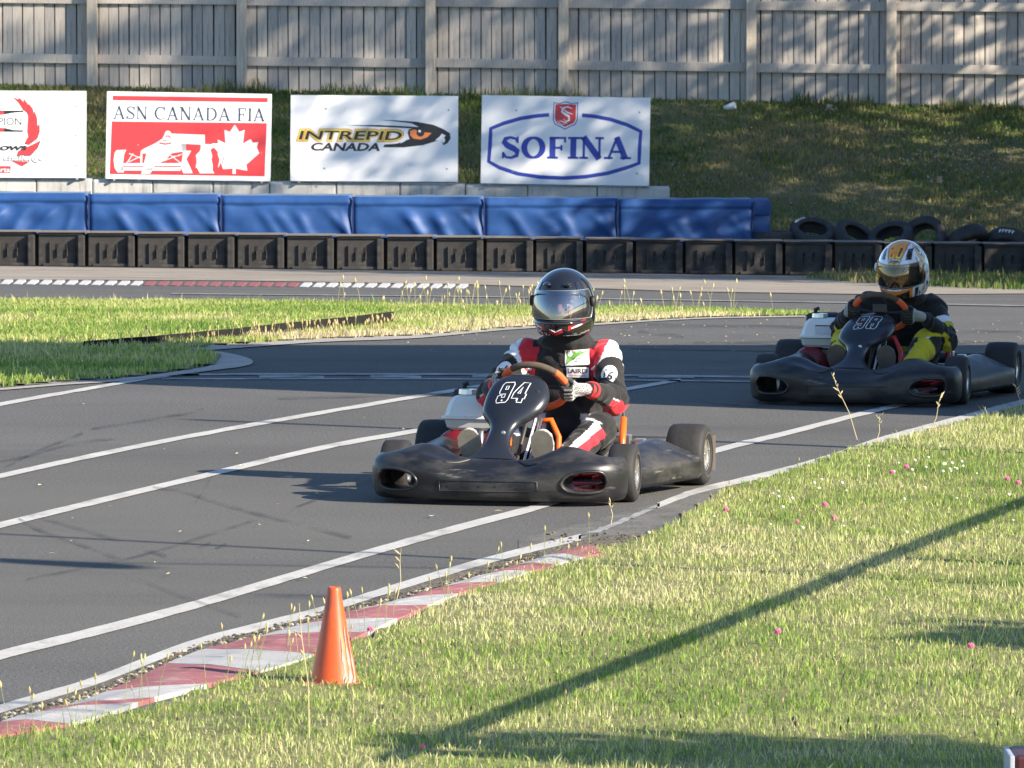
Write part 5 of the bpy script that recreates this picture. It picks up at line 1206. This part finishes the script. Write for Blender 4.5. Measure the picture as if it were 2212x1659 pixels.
def hand(par, C_, e1, e2, nrm, ang, Rw, wrist, colfn, side, name='glove'):
    """closed around the ring; ang = place on the ring"""
    rho = (e1*math.cos(ang)+e2*math.sin(ang)).normalized(); tau = (-e1*math.sin(ang)+e2*math.cos(ang)).normalized(); q = C_+rho*Rw
    up = tau if tau.z > 0 else -tau; g_ = G(); palm = q+rho*.030+nrm*.010
    for j in range(4):
        o_ = up*(.033-.0225*j); L_ = (.92, 1.0, .95, .82)[j]; b = q+o_+rho*.034+nrm*.004; k1 = q+o_+rho*.024-nrm*.026*L_; k2 = q+o_-rho*.008-nrm*.031*L_; k3 = q+o_-rho*.028*L_-nrm*.010
        g_.cap(b, k1, .0115, .0112); g_.cap(k1, k2, .0112, .0105); g_.cap(k2, k3, .0105, .0092)
    wr = Vector(wrist)
    for j in range(4):
        o_ = up*(.030-.020*j); g_.cap(q+o_+rho*.034+nrm*.002, wr.lerp(palm, .25)+o_*.6, .0125, .016)
    g_.cap(palm, wr, .024, .026)
    t0 = q+up*.020+rho*.030+nrm*.020; t1 = q+up*.040+rho*.010+nrm*.024; t2 = q+up*.046-rho*.016+nrm*.014
    g_.cap(palm, t0, .016, .014); g_.cap(t0, t1, .0135, .012); g_.cap(t1, t2, .012, .0098)
    me = remeshed(g_, .0036, 2)
    def cf(c):
        p = Vector(c); a_ = (p-q).dot(up); r_ = (p-q).dot(rho); n_ = (p-q).dot(nrm); dw = (p-wr).length; return colfn(a_, r_, n_, dw, p)
    paint(me, cf); return link(name, me, M_glove, par, smooth=True)
def driver(kart, label, J, suitfn, hel, helM, glovefn, turn, cuff, shoes, num, seed, swz=.482):
    """J: joints in kart space"""
    t = thing('person', label, 'person', kart.location+Matrix.Rotation(kart.rotation_euler.z, 3, 'Z') @ Vector((.050, 0, 0)), kart.rotation_euler.z); V3 = Vector; g_ = G()
    J = {k: V3(v) for k, v in J.items()}
    pel, ch, nk, hd = J['pelvis'], J['chest'], J['neck'], J['head']; ax = V3(J['sx']).normalized()
    sp = (nk-pel).normalized(); ay = sp.cross(ax).normalized()
    W = J['scale'].x if 'scale' in J else 1
    loft(g_, [(pel-sp*.06, ax, ay, .10*W, .09), (pel, ax, ay, .155*W, .12), (pel.lerp(ch, .3), ax, ay, .155*W, .125), (pel.lerp(ch, .65), ax, ay, .165*W, .128), (ch, ax, ay, .182*W, .13), (ch.lerp(nk, .42), ax, ay, .190*W, .122), (ch.lerp(nk, .72), ax, ay, .165*W, .10), (nk, ax, ay, .085*W, .08), (nk+sp*.05, ax, ay, .068, .068)])
    # collar and balaclava
    g_.ell(nk+sp*.0, (.128*W, .105, .055)); g_.ell(nk+sp*.045, (.105*W, .098, .045)); g_.cap(nk+sp*.01, nk.lerp(hd, .55), .088, .08)
    SEG = []
    def lim(a, b, ra, rb, tg): g_.cap(J[a], J[b], ra, rb, n=18); SEG.append((J[a], J[b], tg))
    for s in ('L', 'R'):
        g_.cap(ch.lerp(nk, .55), J['sh'+s], .075, .074*W)
        lim('sh'+s, 'el'+s, .074*W, .057*W, 'ua'+s); lim('el'+s, 'wr'+s, .060*W, .034, 'fa'+s); g_.ell(J['el'+s]-V3((0, 0, .012)), (.060*W, .062, .062))
        lim('hip'+s, 'kn'+s, .098, .072, 'th'+s); lim('kn'+s, 'an'+s, .074, .050, 'ca'+s)
        g_.cap(pel, J['hip'+s], .11, .10)
    # head: skull, jaw, nose, brow, ears
    R = J['hR'].copy() if False else None
    HM = helM.to_3x3(); f = HM @ V3((0, -1, 0)); u = HM @ V3((0, 0, 1)); r = HM @ V3((1, 0, 0)); hc = helM.translation
    g_.ell(hc+u*.012+f*.000, (.074, .090, .095), R=HM); g_.ell(hc-u*.045+f*.030, (.055, .058, .052), R=HM)
    g_.cap(hc+u*.018+f*.088, hc-u*.022+f*.108, .0105, .0135); g_.ell(hc-u*.024+f*.098, (.017, .012, .009), R=HM)
    g_.cap(hc+u*.022+f*.076-r*.035, hc+u*.022+f*.076+r*.035, .014, .014)
    g_.cap(hc-u*.052+f*.088-r*.018, hc-u*.052+f*.088+r*.018, .009, .009)
    for sd in (-1, 1): g_.ell(hc+r*.074*sd-u*.005, (.010, .018, .03), R=HM); g_.ell(hc-u*.018+f*.070+r*.034*sd, (.024, .02, .02), R=HM)
    me = remeshed(g_, .0062, 5)
    # cloth folds
    co = np.empty(len(me.vertices)*3, np.float32); me.vertices.foreach_get('co', co); co = co.reshape(-1, 3); nr = np.array([v.normal[:] for v in me.vertices])
    tagl = []; res = np.empty_like(co)
    for i in range(len(co)):
        p = V3(co[i]); best = ('torso', .5, 9.)
        if (p-hc).length < .125 and (p-hc).dot(u) > -.075: best = ('head', 0, 0); res[i] = co[i]; tagl.append(best); continue
        dT, tT = seg_near(p, pel, nk); best = ('torso', tT, dT-.135)
        for a, b, tg in SEG:
            d, tt = seg_near(p, a, b); ra = {'ua': .066, 'fa': .046, 'th': .086, 'ca': .06}[tg[:2]]
            if d-ra < best[2]: best = (tg, tt, d-ra)
        tagl.append(best)
        q = p*1.0; w_ = 0.
        if best[0] != 'torso':
            a, b, _ = [s_ for s_ in SEG if s_[2] == best[0]][0]; dr = (b-a).normalized(); al = (p-a).dot(dr)
            ph = al*95+noise.noise(p*14+V3((seed, 0, 0)))*4.2; kk = math.exp(-((best[1]-.92)/.28)**2)+math.exp(-((best[1]-.06)/.22)**2) if best[0][:2] in ('ua', 'th') else math.exp(-((best[1]-.1)/.3)**2)+.6*math.exp(-((best[1]-.95)/.2)**2)
            w_ = .0052*math.sin(ph)*min(1, kk+.25)
        else:
            w_ = .0052*math.sin((p.z*55+p.x*30)+noise.noise(p*9+V3((seed, 1, 0)))*5)*(.6+.6*clamp(1-tT*1.2))
        w_ += .006*noise.noise(p*16+V3((0, seed, 3)))
        res[i] = co[i]+nr[i]*w_
    me.vertices.foreach_set('co', res.ravel()); me.update()
    n = len(co); cc = np.ones((n, 4), np.float32)
    for i in range(n): cc[i, :3] = suitfn(V3(res[i]), tagl[i], nr[i], J)
    at_ = me.color_attributes.new('Col', 'FLOAT_COLOR', 'POINT'); at_.data.foreach_set('color', cc.ravel())
    body = link('body', me, M_suit, t, smooth=True); bb = bvh_of(me)
    hel(t, helM)
    for sd in (-1, 1):
        c = hc-u*.002+f*.083+r*.030*sd; gg = G(); gg.ell(c, (.012, .010, .008), R=HM); gg.ell(c+f*.008, (.005, .004, .005), 1, R=HM); obj('eye', gg, [M_white, M_black], body, smooth=True)
    # gloves
    C_ = Vector((.0, -.27, swz)); nrm = Vector((0, .70, .71)).normalized(); rot = Matrix.Rotation(turn, 3, nrm); e1 = rot @ Vector((1, 0, 0)); e2 = rot @ Vector((0, -.71, .70)).normalized()
    for s in ('L', 'R'):
        hand(t, C_, e1, e2, nrm, math.radians(J['ang'+s].x), .142, J['wr'+s], glovefn, s)
        if cuff:
            a = J['wr'+s]; d = (J['el'+s]-a).normalized(); gg = G()
            pts = [a+d*q for q in (-.012, 0, .012, .024, .034)]; gg.tube(pts, [.034, .037, .0385, .0405, .040], n=24); gg2 = G()
            obj('glove_cuff', gg, mat('cuff_red', (.66, .03, .03), .7, bump=.3, bscale=60), t, smooth=True)
    # shoes
    for s in ('L', 'R'):
        h_, to = J['heel'+s], J['toe'+s]; d = (to-h_); L_ = d.length; d.normalize(); back = V3((0, 1, 0)); back = (back-d*back.dot(d)).normalized(); sx = d.cross(back).normalized()
        gg = G(); rows = []
        for q, hw, th in ((0, .022, .03), (.04, .031, .055), (.15, .036, .085), (.3, .036, .095), (.5, .040, .075), (.72, .047, .052), (.9, .040, .040), (.98, .022, .030), (1.0, .010, .022)):
            c = h_+d*L_*q; rows.append([c+sx*math.cos(2*PI*j/18)*hw+back*(th/2*(1+math.sin(2*PI*j/18))+.010) for j in range(18)])
        gg.grid(rows, 0, True, cap=True); so = obj('shoe', gg, shoes[0], t, smooth=True)
        rows = []
        gg = G(); o2 = [(0, .020), (.03, .031), (.12, .036), (.3, .033), (.5, .036), (.72, .048), (.88, .044), (.97, .026), (1.0, .008)]; 
        for bk in (0, .012):
            rows.append([h_+d*L_*(q*1.02-.01)+sx*(hw+.004)+back*bk for q, hw in o2]+[h_+d*L_*(q*1.02-.01)-sx*(hw+.004)+back*bk for q, hw in o2[::-1]])
        gg.grid(rows, 0, True, cap=True); obj('sole', gg, shoes[1], so)
        gg = G(); gg.cap(J['an'+s], h_+d*.07+back*.05, .045, .042); obj('shoe_collar', gg, shoes[0], so, smooth=True)
    return t, bb, body
def pt(name, art, bb, o, ux, uy, d, mats, par, eps=.004): me = decal(art, bb, o, ux, uy, d, eps=eps); return link(name, me, mats, par)
# -------- driver 94
def suit94(p, tg, n, J):
    k, t, d = tg
    if k == 'head': return SKIN
    if k == 'torso' or (k[:2] == 'ua' and t < .02):
        ax = abs(p.x-.005); zt = p.z
        if zt > .40 and t < .97 and ax > .112+.02*ss((.62-zt)/.15) and n[1] < .75:
            if ax < .200-.38*max(0, .62-zt): return RD
            return WH if zt > .38+.0*ax else BK
        if zt < .27 and ax > .10: return RD
        if zt < .33 and ax > .08: return (.5, .4, .42)
        return BK
    if k[:2] == 'ua':
        a_ = abs(p.x)
        if a_ < .200-.38*max(0, .62-p.z) and p.z > .5: return RD
        lim = .20 if n[1] < 0 else .3
        if t < lim+.15*max(0, -n[0] if p.x > 0 else n[0])+.06: return WH
        if t > .97 and n[2] < -.2: return RD
        return BK
    if k[:2] == 'fa':
        # coloured flash under the elbow
        lo = n[2]
        if t < .42 and lo < -.25:
            if lo > -.45+.3*t: return WH
            return RD
        if t > .90 and k[2] == 'R': return RD
        return BK
    if k[:2] == 'ca' or k[:2] == 'th':
        a, b = (J['kn'+k[2]], J['an'+k[2]]) if k[:2] == 'ca' else (J['hip'+k[2]], J['kn'+k[2]])
        dr = (b-a).normalized(); cpt = a+dr*(p-a).dot(dr); side = Vector((0, -1, .35)); side = (side-dr*side.dot(dr)).normalized(); oth = dr.cross(side).normalized()
        sgn = 1 if k[2] == 'L' else -1; w_ = (p-cpt); ang = math.degrees(math.atan2(w_.dot(oth)*sgn, w_.dot(side)))
        if k[:2] == 'ca':
            if -28 < ang < 2: return WH
            if -62-20*t < ang < -28-0*t and t > .05: return RD
            return BK
        if t > .93 and -28 < ang < 10: return WH
        return BK
    return BK
J94 = dict(pelvis=(.0, .36, .17), chest=(.0, .33, .46), neck=(.010, .27, .645), head=(.026, .20, .80), sx=(1, 0, 0), shL=(.185, .29, .585), shR=(-.185, .29, .585), elL=(.272, .12, .405), elR=(-.305, .13, .42),
           wrL=(.215, -.135, .462), wrR=(-.205, -.13, .475), hipL=(.10, .30, .15), hipR=(-.10, .30, .15), knL=(.245, -.06, .285), knR=(-.20, -.06, .23), anL=(.105, -.44, .115), anR=(-.19, -.46, .115),
           heelL=(.098, -.515, .075), toeL=(.105, -.585, .305), heelR=(-.205, -.525, .075), toeR=(-.225, -.60, .305), angL=(-2, 0, 0), angR=(172, 0, 0))
def glove94(a, r, n, dw, p):
    if dw < .032: return (.5, .03, .03) if (math.sin(p.z*300) > -.4) else (.06, .02, .02)
    if r > .030:
        v = math.sin(a*420+math.sin(n*300)*1.5)*math.sin((r+n)*330+a*100); return (.46, .45, .44) if v > -.15 else (.03, .03, .03)
    seam = math.sin((a+.0)*2*PI/.0225+1.6); return (.03, .03, .03) if seam > .3 else ((.33, .31, .29) if n < -.012 and r > -.005 else (.06, .055, .055))
M_hblack = mat('helmet_black', (.010, .010, .012), .07, coat=1., spec=.6)
V94 = glassy('visor_clear', (.50, .51, .54), (.95, .97, 1.0), .20, .03)
M_hred = mat('helmet_red_print', (.45, .02, .03), .2, coat=.6)
def hel94(par, M_):
    h = make_helmet(par, M_, None, M_hblack, V94, 1.03, z_port=(-.062, .050), vz=(-.052, .066))
    for sd in (-1, 1):
        gg = G(); q = helmet_pt(sd*.42, .092, 1.04); gg.ell(q, (.020, .026, .010)); obj('top_vent', gg, M_hblack, h, smooth=True)
        gg = G(); rows = [[helmet_pt(sd*(.75+.16*i/8), .10-.03*j, 1.05+.01*math.sin(PI*i/8)) for i in range(9)] for j in range(3)]; gg.grid(rows); obj('vent_scoop', gg, M_hblack, h, smooth=True)
        gg = G(); gg.tube([helmet_pt(sd*q_, -.118+.045*q_, 1.045) for q_ in (.55, .7, .85, 1.0)], [.002, .004, .004, .001], n=6); obj('silver_stripe', gg, M_white, h)
        gg = G(); rows = [[helmet_pt(sd*a_, z_+.045*a_, 1.037) for a_ in (.45, .6, .75, .9, 1.05)] for z_ in (-.125, -.112, -.100)]; gg.grid(rows); obj('red_flash', gg, M_hred, h, smooth=True)
    gg = G(); rows = [[helmet_pt(a_, -.125+abs(a_)*.06+w_, 1.042) for a_ in [q/10*.26 for q in range(-10, 11)]] for w_ in (0, .016)]; gg.grid(rows); obj('chin_chevron', gg, M_hred, h)
    gg = G(); gg.tube([helmet_pt(a_, -.108+abs(a_)*.06, 1.046) for a_ in [q/10*.22 for q in range(-10, 11)]], .0018, n=5); obj('chevron_edge', gg, M_white, h)
    gg = G(); gg.tube([helmet_pt(a_, -.070, 1.03+.025*math.cos(a_)) for a_ in [q/14*1.15 for q in range(-14, 15)]], [.004+.006*math.cos(q/14*1.3) for q in range(-14, 15)], n=8); obj('chin_ridge', gg, M_hblack, h, smooth=True)
    gg = G(); rows = [[helmet_pt(a_, z_, .99) for a_ in [q/10*.5 for q in range(-10, 11)]] for z_ in (-.062, -.050, -.040)]; gg.grid(rows); obj('breath_guard', gg, M_black, h, smooth=True)
HM94 = Matrix.Translation((.0, .175, .862)) @ Euler_((math.radians(4), 0, math.radians(2))) if False else Matrix.Translation((.022, .185, .826)) @ Matrix.Rotation(math.radians(0), 4, 'Z') @ Matrix.Rotation(math.radians(3), 4, 'X')
t94, bb94, body94 = driver(kart94, 'driver in black, red and white race suit and black helmet in the sunlit kart', J94, suit94, hel94, HM94, glove94, math.radians(6), True,
                           (mat('shoe_white', (.62, .60, .58), .7), mat('sole_tan', (.30, .26, .20), .85, var=.15, scale=20)), '94', 2)
FD = Vector((0, 1, 0))
a = Art(); a.rect(-.052, -.034, .052, .034, 0); a.layer = 1; a.poly([(-.046, .028), (.046, .028), (.02, .012), (-.02, -.012), (-.046, -.030)], 1); a.layer = 2; a.ell(-.030, .016, .011, .011, 0, 14)
a.strip([(-.03, -.030), (0, .0), (.05, .026)], .004, 0); a.text('RACEWAYS', -.020, -.010, .026, -.002, 2, off=.01); a.text('COMPOUND', -.018, -.020, .026, -.013, 2, off=.01)
pt('chest_patch', a, bb94, (.078, -.3, .583), (1, 0, .06), (-.03, 0, 1), FD, [M_white, mat('patch_green', (.12, .28, .05), .7), A_navy], body94)
a = Art(); a.rect(-.048, -.023, .048, .023, 0); a.layer = 1; a.text('LAIRD', -.042, -.004, .042, .017, 1, off=.02); a.text('AND BOOT LTD', -.036, -.018, .036, -.010, 2, off=.005)
pt('name_patch', a, bb94, (.080, -.3, .516), (1, 0, -.03), (0, 0, 1), FD, [M_white, A_brown, A_red], body94)
for sd, o_, ux in ((1, (.238, -.3, .512), (.95, 0, -.28)), (-1, (-.245, -.3, .522), (.95, 0, .28))):
    a = Art(); a.ell(0, 0, .037, .040, 0, 20); a.layer = 1; a.text('16', -.022, -.018, .024, .020, 1, off=.02)
    pt('arm_number', a, bb94, o_, ux, (0.2*sd, 0, 1), FD, [M_white, M_black], body94)
for sd in (-1, 1):
    a = Art(); a.ell(0, 0, .014, .008, 0, 12); a.layer = 1; a.text('S', -.004, -.005, .004, .005, 1); pt('shoulder_logo', a, bb94, (.150*sd, -.0, .640), (1, 0, 0), (0, 0, 1), Vector((0, .9, -.45)), [M_white, A_red], body94)
a = Art(); a.ell(0, 0, .010, .024, 0, 14); a.layer = 1; a.ell(0, .002, .006, .006, 1, 10); pt('collar_tab', a, bb94, (.01, -.3, .565), (1, 0, .4), (-.4, 0, 1), FD, [mat('tab_grey', (.12, .11, .10), .7), A_red], body94)
a = Art(); a.strip([(-.012, .008), (-.006, -.006), (.006, -.006), (.012, .008)], .005, 0); pt('zip_pull', a, bb94, (.048, -.3, .607), (1, 0, 0), (0, 0, 1), FD, [A_red], body94)
a = Art(); a.text('Jer Thamares', -.075, -.008, .075, .010, 0, off=.02, dy=-.012); pt('belt_name', a, bb94, (.07, -.35, .255), (1, 0, -.12), (0, .3, 1), Vector((0, .9, -.35)), [M_white], body94)
a = Art(); a.text('INTREPID', -.045, -.007, .045, .007, 0, off=.03)
# -------- driver 98
def suit98(p, tg, n, J):
    k, t, d = tg
    if k == 'head': return (.50, .27, .20)
    if k == 'torso':
        if p.z < .26 and n[1] < .3 and p.x > .02 and p.z > .19: return YL
        return BK
    if k[:2] == 'ua':
        tt = t+.10*n[2]*0
        if .50 < tt < .70: return WH
        if .70 <= tt: return BK if n[0]*(1 if p.x > 0 else -1) > .55 and t > .78 else YL
        return BK
    if k[:2] == 'fa':
        if t < .16 and n[2] > -.6: return YL
        if t < .40 and n[2] < -.15: return YL
        return BK
    if k[:2] in ('ca', 'th'):
        a, b = (J['kn'+k[2]], J['an'+k[2]]) if k[:2] == 'ca' else (J['hip'+k[2]], J['kn'+k[2]])
        dr = (b-a).normalized(); cpt = a+dr*(p-a).dot(dr); side = Vector((0, -1, .35)); side = (side-dr*side.dot(dr)).normalized(); oth = dr.cross(side).normalized()
        sgn = 1 if k[2] == 'L' else -1; w_ = (p-cpt); ang = math.degrees(math.atan2(w_.dot(oth)*sgn, w_.dot(side)))
        if k[:2] == 'ca':
            if ang < 25 and ang > -170: return WH if (t < .12 and ang > -8) else YL
            return BK
        if t > .80 and ang < 40: return WH if ang > 0 else YL
        return BK
    return BK
J98 = dict(pelvis=(.02, .36, .16), chest=(.055, .26, .38), neck=(.045, .12, .525), head=(.070, .0, .67), sx=(1, .18, -.05), scale=(.96, 0, 0), shL=(.195, .19, .475), shR=(-.15, .12, .49), elL=(.300, .06, .315), elR=(-.285, .05, .36),
           wrL=(.215, -.145, .435), wrR=(-.205, -.13, .45), hipL=(.10, .28, .15), hipR=(-.10, .28, .15), knL=(.215, -.04, .30), knR=(-.24, -.06, .28), anL=(.12, -.42, .115), anR=(-.17, -.46, .115),
           heelL=(.085, -.515, .075), toeL=(.085, -.58, .30), heelR=(-.165, -.52, .075), toeR=(-.185, -.59, .30), angL=(-4, 0, 0), angR=(176, 0, 0))
def glove98(a, r, n, dw, p):
    if r > .034 or dw < .05: return (.36, .38, .36)
    seam = math.sin(a*2*PI/.0225+.2); return (.33, .34, .33) if seam > .72 and n < .01 else (.02, .02, .02)
def col98(c):
    x, y, z = c; az = math.atan2(x, -y); q = abs(az)
    ang = z
    sp = lambda f_, ph: math.sin(f_*az+ph)+.6*math.sin(f_*2.3*z*9+ph*2)
    if z < -.055 and q < .95:                                     # chin
        if q < .50 and z < -.108+.05*q: return (.02, .02, .025)
        if q < .62 and z < -.082+.02*q: return (.75, .25, .03)
        if .72 < q < .92 and z < -.075: return (.02, .02, .025)
        return (.74, .74, .76)
    if z > .05:
        w_ = x if y < 0.05 else x
        cen = abs(x); f_ = -y
        wid = .026+.38*max(0, z-.068)*(1.0 if z < .13 else .8)
        if cen < .008 and z < .12: return (.80, .22, .02)
        if cen < wid and f_ > -.03:
            v = noise.noise(Vector((x*45, z*30, y*25)))
            if abs(cen-wid*.55) < .006 and .095 < z < .135 and v > -.15: return (.03, .03, .03)
            return (.80, .30, .02) if z > .105+.02*v else (.82, .58, .03)
        if cen < wid+.005 and f_ > -.02: return (.30, .02, .03)
        if cen < wid+.010 and f_ > -.02: return (.78, .78, .8)
        # dark vent shapes
        if .058 < cen < .082-.12*(z-.105) and .078 < z < .125 and f_ > .02: return (.015, .015, .02)
    if q > .95:
        u_ = math.sin(az*9+z*38)+math.sin(az*17-z*60)*.7+noise.noise(Vector((x*30, y*30, z*30)))*1.2
        if z > .02 and 1.15 < q < 2.0:
            if u_ > .45: return (.80, .42, .03)
            if u_ > .05: return (.12, .07, .02)
            if u_ < -.95: return (.03, .03, .04)
        elif u_ > 1.1: return (.70, .30, .05)
        elif u_ < -1.0: return (.05, .04, .05)
    return (.76, .77, .80)
M_h98 = mat('helmet_painted', attr='Col', rough=.15, coat=.9, spec=.5)
V98 = glassy('visor_gold', (.50, .42, .33), (.9, .78, .6), .09, .03)
def hel98(par, M_):
    h = make_helmet(par, M_, col98, M_h98, V98, 1.02, z_port=(-.066, .040), vz=(-.060, .056))
    hb = bvh_of(h.data); a = Art(); a.ell(0, 0, .040, .0125, 1); a.layer = 1; a.ell(0, 0, .038, .0108, 0); a.layer = 2; a.ell(0, 0, .034, .0085, 1); a.layer = 3; a.ell(0, 0, .0325, .0072, 0); a.layer = 4; a.text('Gmax', -.027, -.006, .030, .006, 1, off=.03, shear=.2)
    me = decal(a, hb, (0, -.16, .084), (1, 0, 0), (0, .25, 1), (0, 1, -.25), eps=.003, lift=.0006); link('brow_badge', me, [M_white, M_black], h)
    gg = G(); rows = [[helmet_pt(a_, z_, .99) for a_ in [q/10*.5 for q in range(-10, 11)]] for z_ in (-.066, -.058, -.050)]; gg.grid(rows); obj('breath_guard', gg, M_black, h, smooth=True)
    gg = G()
    for sd in (-1, 1): gg.ell((.033*sd, -.104, .000), (.031, .010, .019))
    gg.box((0, -.108, .006), (.03, .006, .006)); obj('sunglasses', gg, mat('dark_glass', (.01, .01, .01), .1), h, smooth=True)
HM98 = Matrix.Translation((.070, .0, .690)) @ Matrix.Rotation(math.radians(-8), 4, 'Z') @ Matrix.Rotation(math.radians(12), 4, 'X')
t98, bb98, body98 = driver(kart98, 'driver in black and yellow race suit and flame painted helmet in the shaded kart', J98, suit98, hel98, HM98, glove98, math.radians(4), False,
                           (mat('shoe_dark', (.05, .045, .045), .8), mat('sole_dark', (.10, .085, .07), .9, var=.15, scale=20)), '98', 6, swz=.468)
a = Art(); a.text('TWays.com', -.10, -.014, .10, .018, 0, off=.0, shear=.1)
pt('trouser_print', a, bb98, (.150, -.7, .205), (-.78, 0, -.58), (.55, 0, -.8), FD, [M_black], body98)
a = Art(); a.text('K DACK', -.07, -.008, .07, .008, 0, off=.01, dy=-.012); pt('belt_print', a, bb98, (.10, -.5, .235), (1, 0, -.1), (0, 0, 1), FD, [A_yel], body98)
